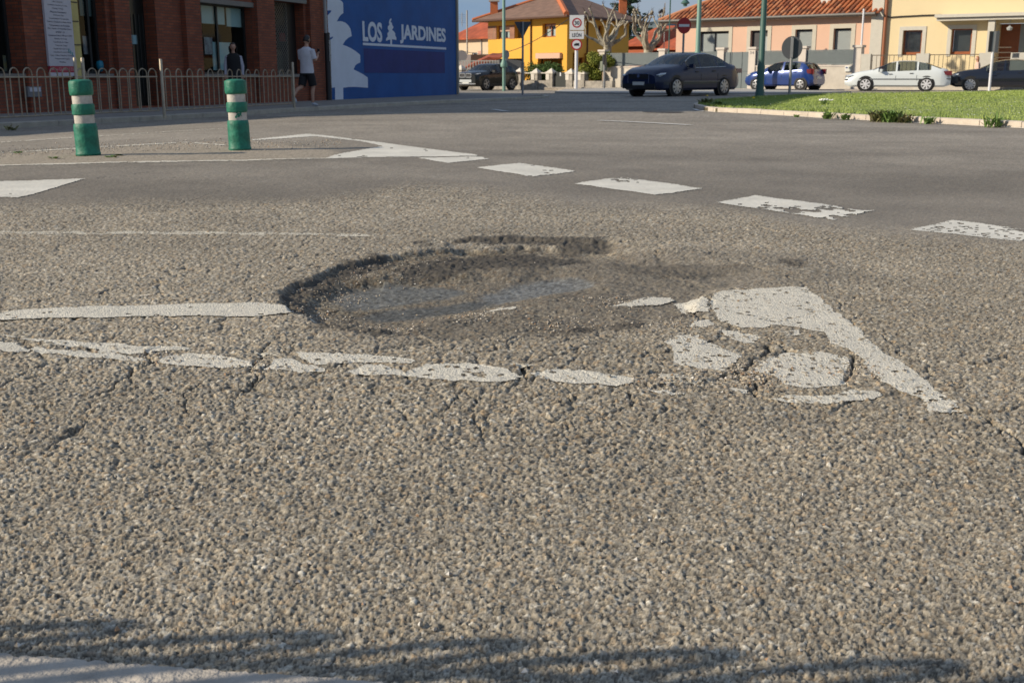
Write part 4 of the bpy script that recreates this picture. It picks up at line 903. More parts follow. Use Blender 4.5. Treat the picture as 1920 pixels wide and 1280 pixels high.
# daisies
DW = mat('daisy_white', (.8, .8, .75), .6)
q = MB()
for _ in range(230):
    u = random.random(); x = random.uniform(1540, 1919) if u < .8 else random.uniform(1380, 1900); y = random.uniform(168, 205)
    p = at(x, y, .25)
    if sdist(np.array([p.x]), np.array([p.y]), LAWNP)[0] < .4: continue
    hz_ = float(lawn_h(np.array([p.x]), np.array([p.y]))[0]); r = random.uniform(.010, .022); q.lathe([(0, 0), (r, .004), (0, .008)], c=(p.x, p.y, hz_ + .05), n=6)
q.build('daisies', DW, label='tiny white daisies dotted over the roundabout lawn', cat='flowers', kind='stuff')
LEAF = mat('weed_leaf', (.08, .16, .03), .7, col2=(.17, .26, .06), vs=20); LEAFB = mat('weed_leaf_dry', (.24, .19, .09), .8, col2=(.08, .13, .03), vs=15)
YEL = mat('dandelion_yellow', (.75, .50, .01), .6)
def weed(p, h, w, n, m, label, flower=None, cat='weed'):
    e = empty('weed', p, 0, label, cat, 'weeds growing out of the lawn kerb'); q = MB()
    for k in range(n):
        a = random.uniform(0, 6.28); L = random.uniform(.5, 1) * w; hh = random.uniform(.4, 1) * h; c = Vector((random.gauss(0, w * .25), random.gauss(0, w * .15), 0)); d = Vector((math.cos(a), math.sin(a), 0)); t = Vector((-d.y, d.x, 0)) * random.uniform(.012, .026)
        p1 = c + d * L * .35 + Vector((0, 0, hh * .75)); p2 = c + d * L * .7 + Vector((0, 0, hh))
        q.add([c - t * .3, c + t * .3, p1 + t, p2, p1 - t], [(0, 1, 2, 4), (4, 2, 3)])
    q.build('leaves', m, e)
    if flower:
        fm, fh, nf = flower; q = MB(); s_ = MB()
        for k in range(nf):
            c = Vector((random.gauss(0, w * .3 * (nf > 1)), random.gauss(0, w * .2 * (nf > 1)), fh * random.uniform(.9, 1.1))); r = .03 if nf == 1 else .02
            q.lathe([(0, -.012), (r, 0), (r * .8, .012), (0, .02)], c=c, n=9); s_.tube([(0, 0, 0), c], .004, 4)
        q.build('flower', fm, e); s_.build('stalk', m, e)
    return e
wd = [(1325, 203, .26, .35, 90, LEAFB, 'dry brownish weed clump at the pointed end of the lawn kerb', (YEL, .22, 1)), (1345, 207, .20, .35, 70, LEAF, 'low green weed clump over the first kerb stones', None),
      (1412, 207, .10, .10, 12, LEAF, 'single yellow dandelion standing on the lawn edge', (YEL, .20, 1)), (1494, 216.5, .09, .12, 18, LEAF, 'tiny green weed at the foot of the lawn kerb', None),
      (1543, 208, .14, .30, 40, LEAF, 'weed with small white blossoms on the lawn edge', (DW, .16, 22)), (1552, 220.5, .20, .22, 50, LEAF, 'leafy green weed in front of the kerb under the white blossoms', None),
      (1585, 223, .17, .22, 45, LEAF, 'squat green weed against the lawn kerb left of the tall clump', None), (1650, 222, .30, .36, 130, LEAFB, 'reddish green tall weed clump breaking over the lawn kerb', None),
      (1672, 226, .30, .32, 110, LEAF, 'widest green weed clump in front of the lawn kerb', None), (1695, 227, .24, .25, 60, LEAFB, 'brownish weed at the right side of the widest clump', None),
      (1739, 230, .20, .18, 40, LEAF, 'small upright green weed alone on the lawn kerb', None), (1863, 235, .24, .30, 50, LEAF, 'spreading star shaped weed near the right photo edge', None), (1868, 236, .55, .05, 6, LEAF, 'thin tall grass stalk by the star shaped weed', None)]
for x, y, h, w, n_w, m, lab, fl in wd:
    if y > 212: y = float(np.interp(x, [1432, 1531, 1623, 1788, 1918], [215, 221, 226, 234, 241])) + 1.2
    p = at(x, y, 0); p.z = .0 if y > 212 else .07; weed(p, h * .72, w * .85, int(n_w * .8), m, lab, fl)
# weeds on the left pavement kerb and dust strip
weed(at(22, 236, 0) + Vector((0, 0, GZ)), .10, .16, 16, LEAFB, 'dry little weed growing on the sunlit pavement kerb')
for i, (x, y) in enumerate(((33, 287), (207, 295), (222, 292), (105, 297))): 
    weed(at(x, y, 0), .018, .09, 10, LEAF, ['tiny weed on the dust at the left photo edge', 'tiny weed just right of the left bollard foot', 'tiny weed second to the right of the left bollard foot', 'tiny weed on the shadow line left of the left bollard'][i])
# loose gravel on the dust strip, along cracks and in the pothole
def stones(n, sampler, smin, smax, name, lab, m):
    pts = [sampler() for _ in range(n)]; oct_v = np.array([(1, 0, 0), (0, 1, 0), (-1, 0, 0), (0, -1, 0), (0, 0, .7), (0, 0, -.7)]); fc = [(0, 1, 4), (1, 2, 4), (2, 3, 4), (3, 0, 4), (1, 0, 5), (2, 1, 5), (3, 2, 5), (0, 3, 5)]
    tri = []
    for (x, y) in pts:
        s_ = random.uniform(smin, smax) * random.uniform(.6, 1); a = random.uniform(0, 6.28); c, s2 = math.cos(a), math.sin(a)
        v = oct_v * np.array([s_ * random.uniform(.8, 1.3), s_ * random.uniform(.6, 1), s_]) * rng.uniform(.75, 1.25, (6, 1)); v = np.stack([v[:, 0] * c - v[:, 1] * s2 + x, v[:, 0] * s2 + v[:, 1] * c + y, v[:, 2] + road_at(x, y) + s_ * .25], 1)
        tri += [v[list(f)] for f in fc]
    return trimesh(name, np.array(tri), m, label=lab, cat='gravel', kind='stuff')
PEB = bpy.data.materials.new('loose_stone'); PEB.use_nodes = True; n_, l_ = PEB.node_tree.nodes, PEB.node_tree.links
gm_ = n_.new('ShaderNodeNewGeometry'); wnn = n_.new('ShaderNodeValToRGB'); wnn.color_ramp.interpolation = 'CONSTANT'
els = wnn.color_ramp.elements; els[0].position = 0; els[0].color = (.30, .27, .23, 1); els[1].position = .3; els[1].color = (.40, .33, .24, 1)
for p_, c_ in ((.55, (.20, .18, .16)), (.72, (.46, .42, .36)), (.85, (.33, .20, .11)), (.93, (.6, .57, .52))): e_ = els.new(p_); e_.color = (*c_, 1)
l_.new(gm_.outputs['Random Per Island'], wnn.inputs[0]); l_.new(wnn.outputs[0], n_['Principled BSDF'].inputs['Base Color']); n_['Principled BSDF'].inputs['Roughness'].default_value = .8
def s1():
    x = random.uniform(-40, 640); t = random.random(); y = 262 + (x < 460) * 14 * (1 - x / 500) + random.gauss(0, 4) + t * 12; p = at(x, y); return p.x, p.y
stones(1500, s1, .005, .014, 'loose_gravel', 'loose gravel scattered over the dusty strip round the bollards', PEB)
def s2():
    x, y = random.choice([(585, 570), (640, 590), (720, 600), (620, 535), (760, 480), (900, 580), (1050, 600), (1380, 710), (1410, 690), (1430, 720), (700, 500), (1150, 560), (1250, 610), (1260, 720), (1600, 700), (470, 690), (290, 670)])
    p = at(x + random.gauss(0, 45), y + random.gauss(0, 9)); return p.x, p.y
stones(2600, s2, .003, .007, 'loose_gravel', 'loose crumbled gravel in and round the pothole', PEB)
def s3():
    p = at(random.uniform(0, 1920), random.uniform(460, 1270)); return p.x, p.y
stones(420, s3, .003, .0075, 'loose_gravel', 'single loose pebbles lying on the worn near asphalt', PEB)

# ------------------------------------------------------------------ signs and lamp posts
GALV = mat('galvanised_steel', (.30, .30, .30), .5, metal=.5, var=.1); SGREY = mat('sign_back_grey', (.07, .075, .085), .6); SRED = mat('sign_red_film', (.42, .018, .02), .45); SWHITE = mat('sign_white_film', (.72, .72, .72), .5); SBLK = mat('sign_black', (.012, .012, .015), .5)
POLEW = mat('pole_white_paint', (.66, .66, .68), .5); LGREEN = mat('lamp_post_green', (.05, .12, .10), .5); LGREEN2 = mat('lamp_post_pale_green', (.15, .27, .22), .5)
def facing(p, extra=0): return math.atan2(p.y, p.x) - math.pi / 2 + R(extra)       # local -y looks back to the viewpoint of the street
def disc(e, r, z, y, m, name, n=28, t=.012, sxz=(1, 1), cx=0):
    q = MB(); ring = [(cx + r * sxz[0] * math.cos(2 * math.pi * k / n), z + r * sxz[1] * math.sin(2 * math.pi * k / n)) for k in range(n)]
    vs = [(a, y, b) for a, b in ring] + [(a, y + t, b) for a, b in ring]; q.add(vs, [tuple(range(n)), tuple(range(2 * n - 1, n - 1, -1))] + [(i, n + i, n + (i + 1) % n, (i + 1) % n) for i in range(n)]); return q.build(name, m, e)
def ringpart(e, r0, r1, z, y, m, name, n=32, cx=0):
    q = MB(); vs = [(cx + r * math.cos(2 * math.pi * k / n), y, z + r * math.sin(2 * math.pi * k / n)) for r in (r0, r1) for k in range(n)]
    vs += [(a, y - .004, b) for a, _, b in vs]; N = 2 * n
    q.add(vs, [(k + n * 2, n + k + N, n + (k + 1) % n + N, (k + 1) % n + N) for k in range(n)]); return q.build(name, m, e)
def pole(e, r, z1, m, z0=-.1, name='post', x=0, y=0): return MB().lathe([(r, z0), (r, z1)], c=(x, y, 0), n=12).build(name, m, e, smooth=40)
def zat(px_, py_, Y): return atY(px_, py_, Y).z
def post_at(x, y, z=0.0, Y=None):
    p = at(x, y, z) if Y is None else atY(x, y, Y); p.z = z; return p
# no entry sign
p = post_at(1279, 150, 0, Y=47); e = empty('no_entry_sign', p, facing(p, 6), 'red round no entry sign with a white bar on a grey post', 'road sign')
zc = zat(1277, 48.5, 47); pole(e, .045, zc + .2, GALV); disc(e, .285, zc, -.07, SRED, 'disc', sxz=(.98, 1.12)); MB().box((0, -.076, zc), (.42, .008, .10)).build('white_bar', SWHITE, e)
# round sign seen from the back on the lawn
p = post_at(1480, 178, .15, Y=38); e = empty('round_sign', p, facing(p, -4), 'round road sign seen from its dark grey back on the lawn edge', 'road sign')
zc = zat(1482, 90, 38) - .15; disc(e, .335, zc, .04, SGREY, 'disc', sxz=(1, 1.11)); pole(e, .045, zc + .33, GALV)
MB().box((0, -.046, zc), (.09, .02, .62)).build('clamp_rail', GALV, e)
# triangle seen from the back
p = post_at(980, 178.5, SWZ); e = empty('give_way_sign', p, facing(p, 0), 'triangular sign seen from the back on a grey post at the pavement nose', 'road sign')
Yp = p.y; zt_ = zat(980, 41, Yp) - SWZ; zb2 = zat(980, 72, Yp) - SWZ; q = MB(); hw = 15.5 / 2100 * Yp
q.add([(-hw, .04, zt_), (hw, .04, zt_), (0, .04, zb2), (-hw, .055, zt_), (hw, .055, zt_), (0, .055, zb2)], [(0, 2, 1), (3, 4, 5), (0, 1, 4, 3), (1, 2, 5, 4), (2, 0, 3, 5)]); q.build('triangle_plate', SGREY, e); pole(e, .04, zt_, GALV)
# 30 / LEON / lorry sign group
YS = 60.0; p = post_at(1080, 166, -.05, Y=YS); e = empty('speed_limit_sign', p, facing(p, 0), 'white 30 limit sign with LEÓN plate above a red ringed lorry disc', 'road sign')
zz = lambda y: zat(1080, y, YS) + .05
w = 26 / 2100 * YS; zA, zB = zz(29), zz(57); pole(e, .085, zz(92), POLEW); 
MB().box((0, -.10, (zA + zB) / 2), (w, .02, zA - zB)).build('square_plate', SWHITE, e)
ringpart(e, .18, .245, zz(43.5), -.112, SRED, 'red_ring')
fr0 = Frame((-1, 0), (1, 0)); fr0.o = Vector((0, 0, 0)); fr0.d = Vector((1, 0, 0)); fr0.n = Vector((0, -1, 0))
text_on(fr0, '30', -.125, .125, zz(43.5) - .10, zz(43.5) + .10, .113, SBLK, 'digits', e, bold=.012)
zA, zB = zz(58.5), zz(73.5); MB().box((0, -.10, (zA + zB) / 2), (w, .02, zA - zB)).build('name_plate', SWHITE, e)
text_on(fr0, 'LEÓN', -.235, .235, zz(70), zz(61), .113, SBLK, 'place_name', e, bold=.006)
disc(e, .29, zz(84), -.11, SRED, 'lorry_disc'); disc(e, .215, zz(84), -.118, SWHITE, 'white_field', t=.006)
q = MB(); q.box((.03, -.124, zz(84) + .02), (.19, .006, .10)); q.box((-.10, -.124, zz(84) - .0), (.07, .006, .07)); q.box((0, -.124, zz(84) - .045), (.27, .006, .025)); q.build('lorry_symbol', SBLK, e)
# sign seen almost edge-on by the cream wall
p = post_at(1132.5, 165, 0, Y=62); e = empty('edge_on_sign', p, facing(p, 78), 'round sign turned almost edge on beside the pale garden wall pillar', 'road sign')
zc = zat(1132, 112, 62); disc(e, .36, zc, -.05, SBLK, 'disc', sxz=(.9, 1.1)); MB().box((0, .03, zc), (.5, .06, .5)).build('backing_frame', SGREY, e); pole(e, .05, zc + .2, GALV)
# small round sign behind the dark suv
p = post_at(949, 140, -.1, Y=78); e = empty('round_mirror', p, facing(p, 30), 'small round pale disc fixed behind the green lamp post above the dark suv', 'mirror')
zc = zat(949, 100, 78); disc(e, .26, zc, -.05, mat('mirror_grey', (.25, .30, .33), .3), 'disc', sxz=(.85, 1.15)); pole(e, .04, zc, GALV)
# pair of dark panels on a white post at the right
p = post_at(1855, 166, .2, Y=47); e = empty('panel_post', p, facing(p, 8), 'white post carrying two dark upright panels seen from behind near the right edge', 'road sign')
zA, zB = zat(1857, 59, 47) - .2, zat(1857, 98, 47) - .2
MB().box((-.125, .02, (zA + zB) / 2), (.11, .16, zA - zB)).build('dark_panel', SBLK, e); MB().box((.12, .02, (zA + zB) / 2), (.13, .16, zA - zB + .02)).build('dark_panel', SGREY, e); pole(e, .055, zB, POLEW); MB().box((0, 0, (zA + zB) / 2), (.12, .07, zA - zB)).build('clamp', GALV, e)
# lamp posts
def lamp_post(x, y, Y, z0, r, m, label, top=9.0, base=None, arm=False):
    p = post_at(x, y, z0, Y); e = empty('street_lamp', p, facing(p), label, 'street lamp', 'green street lamp posts')
    prof = [(r * 1.5, -.2), (r * 1.5, .1), (r * 1.25, .2), (r * 1.25, .9), (r, 1.0), (r * .72, top), (.0, top + .02)] if base is None else [(r, -.2), (r, base), (r * 2.0, base + .02), (r * 2.1, base + .2), (r * 1.5, base + .3), (r, base + .45), (r * .75, top), (0, top + .02)]
    MB().lathe(prof, n=14).build('post', m, e, smooth=40)
    q = MB(); q.tube([(0, 0, top - .1), (-.4, 0, top + .4), (-1.0, 0, top + .3)], .035, 6); q.build('arm', m, e, smooth=60)
    q = MB(); q.lathe([(0, .35), (.08, .33), (.12, .2), (.26, .02), (.26, 0), (.1, -.1), (0, -.12)], c=(-1.0, 0, top - .05), n=12); q.build('lantern', m, e, smooth=40); return e
lamp_post(1424.5, 179, 37.5, .12, .098, LGREEN, 'thick dark green lamp post on the lawn before the pink house')
lamp_post(945, 170, 68, -.15, .10, LGREEN2, 'pale green lamp post rising behind the dark suv', base=1.35, top=10)
e = lamp_post(1306, 160, 58, 0, .12, LGREEN2, 'pale green lamp post rising behind the no entry sign', base=1.5, top=9)
# small hanging lantern seen in the sky
p = atY(1285, 5, 64); e = empty('street_lamp', (p.x, p.y, 0), 0, 'thin lamp post whose small green lantern hangs in the sky left of the pink roof', 'street lamp', 'green street lamp posts')
q = MB(); q.lathe([(0, .45), (.07, .43), (.10, .3), (.11, .12), (.24, -.02), (.24, -.06), (.12, -.10), (.10, -.2), (0, -.22)], c=(0, 0, p.z), n=12); q.build('lantern', LGREEN, e, smooth=40)
dx_ = (1258 - 1285) / 2100 * 64; MB().tube([(dx_, 0, 0), (dx_, 0, p.z + 1.6), (dx_ * .6, 0, p.z + 2.0), (0, 0, p.z + 1.9), (0, 0, p.z + .4)], .035, 6).build('post', LGREEN, e, smooth=60)
for x, ytop, Y_, r_, lab in ((1247.5, 5, 95, .03, 'thin dark mast left of the pink roof end'), (1241, 24, 110, .04, 'far mast with a dark flood lamp beside the pink roof')):
    p = atY(x, ytop, Y_); e = empty('mast', (p.x, p.y, 0), 0, lab, 'mast'); MB().tube([(0, 0, 0), (0, 0, p.z)], r_, 5).build('pole', GALV, e)
    if r_ > .035: MB().add([(-.35, 0, p.z), (.2, 0, p.z - .15), (.3, 0, p.z + .1), (0, 0, p.z + .35), (-.35, .3, p.z), (.2, .3, p.z - .15), (.3, .3, p.z + .1), (0, .3, p.z + .35)], [(0, 1, 2, 3), (7, 6, 5, 4), (0, 4, 5, 1), (1, 5, 6, 2), (2, 6, 7, 3), (3, 7, 4, 0)]).build('flood_lamp', SBLK, e)

# ------------------------------------------------------------------ cars
TYRE = mat('tyre_rubber', (.015, .015, .015), .85); TRIM = mat('car_black_trim', (.012, .012, .013), .5); CGLASS = glass_mat('car_glass', (.45, .50, .50), .15, .85); WGLASS = glass_mat('window_glass', (.93, .95, .95), .2, .8); SEAT = mat('car_seat_cloth', (.05, .05, .052), .9)
CHROME = mat('car_chrome', (.6, .6, .6), .25, metal=1); LAMPG = mat('headlamp_glass', (.5, .54, .58), .15, coat=1); RLAMP = mat('tail_lamp_red', (.13, .008, .010), .2, coat=1); PLATE = mat('number_plate', (.62, .62, .58), .5)
ALLOY = mat('alloy_rim', (.42, .42, .43), .35, metal=.8)
def car(loc, h, L, Wd, Ht, paint, label, prof, belt, win, hood_x, rear_x, wb, fo, spokes=7, rimm=ALLOY, wr=.32, name='parked_car', cat='car', group='cars parked along the far kerb', cladding=None, side_strip=None, handle_m=None, glass=CGLASS, chrome_line=False, plate=True, grille=None):
    """x forward; prof/belt: (x, z) with x from nose (+) to tail (-) in metres"""
    e = empty(name, loc, math.atan2(h[1], h[0]), label, cat, group)
    xs = sorted(set(list(np.linspace(L / 2, -L / 2, 34)) + [v for w_ in win for v in w_] + list(hood_x) + list(rear_x)), reverse=True)
    xs = np.array(xs); pz = lambda t: np.interp(-t, [-p[0] for p in prof], [p[1] for p in prof]); bz = lambda t: np.interp(-t, [-p[0] for p in belt], [p[1] for p in belt])
    # smooth the profile
    def smooth(fn, t): return sum(fn(t + o) * w_ for o, w_ in ((-.06, .25), (0, .5), (.06, .25)))
    rows = []
    for x in xs:
        u = abs(x) / (L / 2); hw = Wd / 2 * (1 - .20 * max(0, (u - .72) / .28) ** 2.2); zt = smooth(pz, np.array([x]))[0]; zb = min(float(bz(np.array([x]))[0]), float(zt) - .03)
        gh = max(0, min(1, (zt - zb) / .42)); wr_ = hw - .05 - .20 * gh; z0 = .20 + .10 * max(0, (u - .88) / .12)
        if u > .995: zt = zt - .02
        rows.append([(0, z0), (hw - .10, z0), (hw - .015, z0 + .08), (hw + .0, (z0 + zb) * .52), (hw - .01, zb - .14), (hw - .045, zb), (wr_ + .0, zt - .055 * (1 - gh) - .035 * gh - .0), (wr_ - .10, zt - .008), (0, zt + .012)])
    NP = len(rows[0]); NX = len(xs)
    def collect(sel):
        q = MB(); vmap = {}
        for i in range(NX - 1):
            for j in range(NP - 1):
                if not sel(i, j): continue
                for sgn in (1, -1):
                    c = [(i, j), (i + 1, j), (i + 1, j + 1), (i, j + 1)]; ids = []
                    for (a, b) in c:
                        key = (a, b, sgn if rows[a][b][0] > 1e-6 else 1)
                        if key not in vmap: vmap[key] = len(q.v); q.v.append((xs[a], sgn * rows[a][b][0], rows[a][b][1]))
                        ids.append(vmap[key])
                    q.f.append(tuple(ids if sgn == 1 else ids[::-1]))
        return q
    inw = lambda xm: any(a >= xm >= b for a, b in win)
    def kind(i, j):
        xm = (xs[i] + xs[i + 1]) / 2
        if j == 5 and inw(xm): return 'side'
        if j in (6, 7) and hood_x[0] >= xm >= hood_x[1]: return 'front'
        if j in (6, 7) and rear_x[0] >= xm >= rear_x[1]: return 'rear'
        return 'body'
    body = collect(lambda i, j: kind(i, j) == 'body')
    for i in (0, NX - 1):                             # nose and tail caps
        r = rows[i]; ring = [(xs[i], a, b) for a, b in r] + [(xs[i], -a, b) for a, b in r[::-1][1:-1]]; body.add(ring, [tuple(range(len(ring)))])
    body.build('body', paint, e, smooth=38)
    for kd, nm in (('side', 'side_windows'), ('front', 'windscreen'), ('rear', 'rear_window')):
        q = collect(lambda i, j: kind(i, j) == kd)
        if q.f: q.build('side_window' if kd == 'side' else nm, glass, e, smooth=38)
    q = MB(); q.box((0, 0, .42), (L * .80, Wd - .18, .1)); q.build('floor', TRIM, e)
    zr_ = max(p[1] for p in prof)
    cx = [win[0][0] - .85, win[0][0] - 1.75]
    for c_x in cx:
        for sy in (-.36, .36):
            q = MB(); q.box((c_x, sy, .78), (.16, .46, .62)); q.box((c_x - .04, sy, zr_ - .26), (.09, .26, .18)); q.build('seat', SEAT, e)
    # door seams, handles
    hx = handle_m or TRIM
    for a, b in win[:2]:
        for sy in (-1, 1):
            zb = float(bz(np.array([b]))[0]); MB().box((b + .22, sy * (Wd / 2 - .002), zb - .13), (.16, .035, .03)).build('door_handle', hx, e)
            MB().box((b - .02, sy * (Wd / 2 - .012), .62), (.012, .03, zb - .70)).build('door_seam', TRIM, e)
    for sy in (-1, 1):
        q = MB(); q.box((win[0][0] - .12, sy * (Wd / 2 + .07), float(bz(np.array([win[0][0]]))[0]) + .07), (.12, .20, .13)); q.build('door_mirror', paint if cladding is None else TRIM, e)
    # wheels
    first = None
    fx = L / 2 - fo
    for x_, sy in ((fx, 1), (fx, -1), (fx - wb, 1), (fx - wb, -1)):
        MX = Matrix.Translation((x_, sy * (Wd / 2 - .10), wr)) @ Matrix.Rotation(R(90) * (-sy), 4, 'X')
        q = MB(); q.lathe([(wr + .062, -.09), (wr + .062, .098)], n=26, M=Matrix.Translation((x_, sy * (Wd / 2 - .10), wr + .015)) @ Matrix.Rotation(R(90) * (-sy), 4, 'X')); q.build('wheel_arch', TRIM, e, smooth=40)
        t = MB(); t.lathe([(wr - .06, -.1), (wr - .01, -.1), (wr, -.07), (wr, .09), (wr - .015, .115), (wr - .085, .12)], n=28, M=MX); w_ = t.build('wheel', TYRE, e, smooth=40)
        r_ = MB(); r_.lathe([(wr - .088, .10), (wr - .088, .124), (wr - .105, .127), (wr - .112, .118)], n=28, M=MX)
        for k in range(spokes):
            a = 2 * math.pi * k / spokes; m_ = MX @ Matrix.Rotation(a, 4, 'Z'); r0, r1 = .05, wr - .105; a0, a1 = .03, .045
            r_.add([m_ @ Vector(v) for v in ((r0, -a0, .128), (r1, -a1, .124), (r1, a1, .124), (r0, a0, .128), (r0, -a0, .11), (r1, -a1, .11), (r1, a1, .11), (r0, a0, .11))], [(0, 1, 2, 3), (0, 4, 5, 1), (1, 5, 6, 2), (2, 6, 7, 3)])
        r_.lathe([(0, .11), (.06, .11), (.06, .132), (0, .136)], n=12, M=MX); r_.build('rim', rimm, w_, smooth=40)
    if side_strip:
        for sy in (-1, 1): MB().box((side_strip[0], sy * (Wd / 2 + .002), side_strip[1]), (side_strip[2], .022, side_strip[3])).build('side_strip', side_strip[4], e)
    if cladding:
        for sy in (-1, 1): MB().box(((fx + fx - wb) / 2, sy * (Wd / 2 - .01), .30), (wb - .7, .03, .14)).build('sill_cladding', cladding, e)
    if plate:
        MB().box((L / 2 + .005, 0, .43), (.02, .50, .11)).build('number_plate', PLATE, e); MB().box((-L / 2 - .005, 0, .62), (.02, .50, .11)).build('number_plate', PLATE, e)
    if chrome_line:
        zs_ = [(x, float(bz(np.array([x]))[0])) for x in np.linspace(win[0][0], win[-1][1], 9)]
        for sy in (-1, 1):
            up = [(x, float(smooth(pz, np.array([x]))[0])) for x in np.linspace(win[0][0], win[-1][1], 15)]
            q = MB(); q.tube([(x, sy * (Wd / 2 - .035), z_ + .005) for x, z_ in zs_], .014, 5); q.tube([(x, sy * (Wd / 2 - .055 - .20 * max(0, min(1, (z_ - float(bz(np.array([x]))[0])) / .42)) + .01), z_ - .045) for x, z_ in up], .014, 5); q.build('window_chrome', CHROME, e, smooth=60)
    return e
def lamps(e, L, Wd, zf, zr_, fw=.32, fh=.13, rw=.22, rh=.16, mf=LAMPG):
    for sy in (-1, 1):
        q = MB(); x0 = L / 2; q.add([(x0 - .02, sy * (Wd / 2 * .80 - fw), zf - fh / 2), (x0 - .16, sy * (Wd / 2 * .86), zf - fh / 2 + .02), (x0 - .36, sy * (Wd / 2 * .955), zf + .05), (x0 - .40, sy * (Wd / 2 * .95), zf + fh / 2 + .03), (x0 - .22, sy * (Wd / 2 * .84), zf + fh / 2 + .01), (x0 - .04, sy * (Wd / 2 * .8 - fw), zf + fh / 2),
            (x0 + .012, sy * (Wd / 2 * .80 - fw), zf), (x0 - .09, sy * (Wd / 2 * .89), zf + .02)], [(0, 1, 7, 6), (6, 7, 4, 5), (1, 2, 7), (2, 3, 4, 7)]); q.build('headlight', mf, e, smooth=50)
        q = MB(); q.box((-L / 2 + .09, sy * (Wd / 2 * .80), zr_), (.24, rw, rh)); q.box((-L / 2 + .20, sy * (Wd / 2 * .885), zr_ + .01), (.26, .08, rh * .8)); q.build('tail_light', RLAMP, e)
NAVY = mat('paint_dark_navy', (.008, .015, .050), .35, coat=.35, spec=.35); BLKP = mat('paint_black_green', (.006, .008, .009), .25, coat=.4, spec=.4); BLUP = mat('paint_blue', (.010, .040, .19), .25, coat=1, metal=.2); WHTP = mat('paint_white', (.66, .70, .70), .3, coat=.8); DKB = mat('paint_black_blue', (.006, .007, .014), .2, coat=1)
# navy saloon turning off the roundabout
def dirv(a): return (math.cos(R(a)), math.sin(R(a)))
sed_prof = [(2.39, .72), (2.30, .84), (1.9, .96), (1.15, 1.05), (.45, 1.38), (.1, 1.455), (-.5, 1.47), (-1.0, 1.40), (-1.75, 1.10), (-2.1, 1.08), (-2.32, 1.02), (-2.385, .78)]
sed_belt = [(2.39, .66), (1.9, .82), (1.1, .93), (0, .95), (-1.2, .99), (-2.0, 1.0), (-2.385, .74)]
hd = dirv(180 + 44); lf = (-hd[1], hd[0])
pw_ = at(1270, 181, 0); cpos = Vector((pw_.x - 1.41 * hd[0] - .9 * lf[0], pw_.y - 1.41 * hd[1] - .9 * lf[1], 0))
e = car(cpos, hd, 4.77, 1.82, 1.47, NAVY, 'dark navy saloon car turning on the roundabout in the building shadow', sed_prof, sed_belt, [(.85, .12), (.04, -.85), (-.92, -1.35)], (1.12, .36), (-.98, -1.72), 2.71, .92, 8, group=None, chrome_line=True, name='saloon_car', side_strip=(-.1, .50, 2.3, .014, GALV))
lamps(e, 4.77, 1.82, .69, .86); e.scale = (1.06, 1.06, 1.06)
MB().box((2.385, 0, .66), (.03, .86, .16)).build('grille', TRIM, e); q = MB(); q.box((2.39, 0, .75), (.03, .92, .02)); q.box((2.40, .45, .60), (.02, .02, .3)); q.box((2.40, -.45, .60), (.02, .02, .3)); q.build('grille_chrome', CHROME, e); MB().box((2.37, 0, .34), (.05, 1.4, .16)).build('lower_intake', TRIM, e)
disc(e, .06, .68, 2.40, CHROME, 'front_emblem'); 
bpy.data.objects['front_emblem'].rotation_euler = (0, 0, R(90)); bpy.data.objects['front_emblem'].location = (4.81, 0, 0)
# driver of the saloon
drv = empty('person', cpos, math.atan2(hd[1], hd[0]) - R(90), 'driver in dark clothes behind the wheel of the navy saloon', 'person')
skinned('body', [[(Vector((-.36, -.15, .55)), (.17, .13)), (Vector((-.36, -.18, .80)), (.16, .12)), (Vector((-.36, -.16, 1.02)), (.19, .12)), (Vector((-.36, -.14, 1.14)), (.06, .06)), (Vector((-.36, -.12, 1.24)), (.085, .10))],
                 [(Vector((-.36, -.16, 1.02)), (.19, .12)), (Vector((-.56, -.14, 1.0)), .06), (Vector((-.60, .12, .86)), .05), (Vector((-.45, .38, .95)), .035)],
                 [(Vector((-.36, -.16, 1.02)), (.19, .12)), (Vector((-.16, -.14, 1.0)), .06), (Vector((-.12, .12, .86)), .05), (Vector((-.27, .38, .95)), .035)]], mat('driver_cloth', (.05, .04, .045), .8), drv, 1)
# black suv on the left street
suv_prof = [(2.24, .95), (2.18, 1.02), (1.7, 1.08), (1.05, 1.14), (.35, 1.50), (0, 1.57), (-.9, 1.56), (-1.5, 1.44), (-1.95, 1.14), (-2.2, 1.02), (-2.24, .8)]
suv_belt = [(2.24, .88), (1.6, .98), (1.0, 1.03), (-1.5, 1.10), (-2.24, .95)]
hd = dirv(180 + 54); p0 = at(912, 168.8, -.17); lf = (-hd[1], hd[0]); 
YB = 70.0; p0 = atY(912, 168.8, YB); cpos = Vector((p0.x - 1.38 * hd[0] - .92 * lf[0], p0.y - 1.38 * hd[1] - .92 * lf[1], p0.z))
print('suv', cpos)
e = car(cpos, hd, 4.5, 1.85, 1.57, BLKP, 'black sport utility car with a bright chrome grille driving out of the side street', suv_prof, suv_belt, [(.82, -.12), (-.2, -1.05), (-1.12, -1.6)], (1.02, .3), (-1.45, -1.92), 2.67, .87, 5, wr=.36, group=None, name='suv', cladding=TRIM)
lamps(e, 4.5, 1.85, .92, 1.0, fw=.26, fh=.09)
for sy in (-1, 1): MB().box((2.255, sy * .24, .86), (.03, .36, .20)).build('kidney_grille', SBLK, e)
q = MB()
for sy in (-1, 1):
    q.box((2.27, sy * .24, .97), (.03, .40, .03)); q.box((2.27, sy * .24, .745), (.03, .40, .035)); q.box((2.27, sy * .045, .86), (.03, .03, .24)); q.box((2.27, sy * .44, .86), (.03, .03, .24))
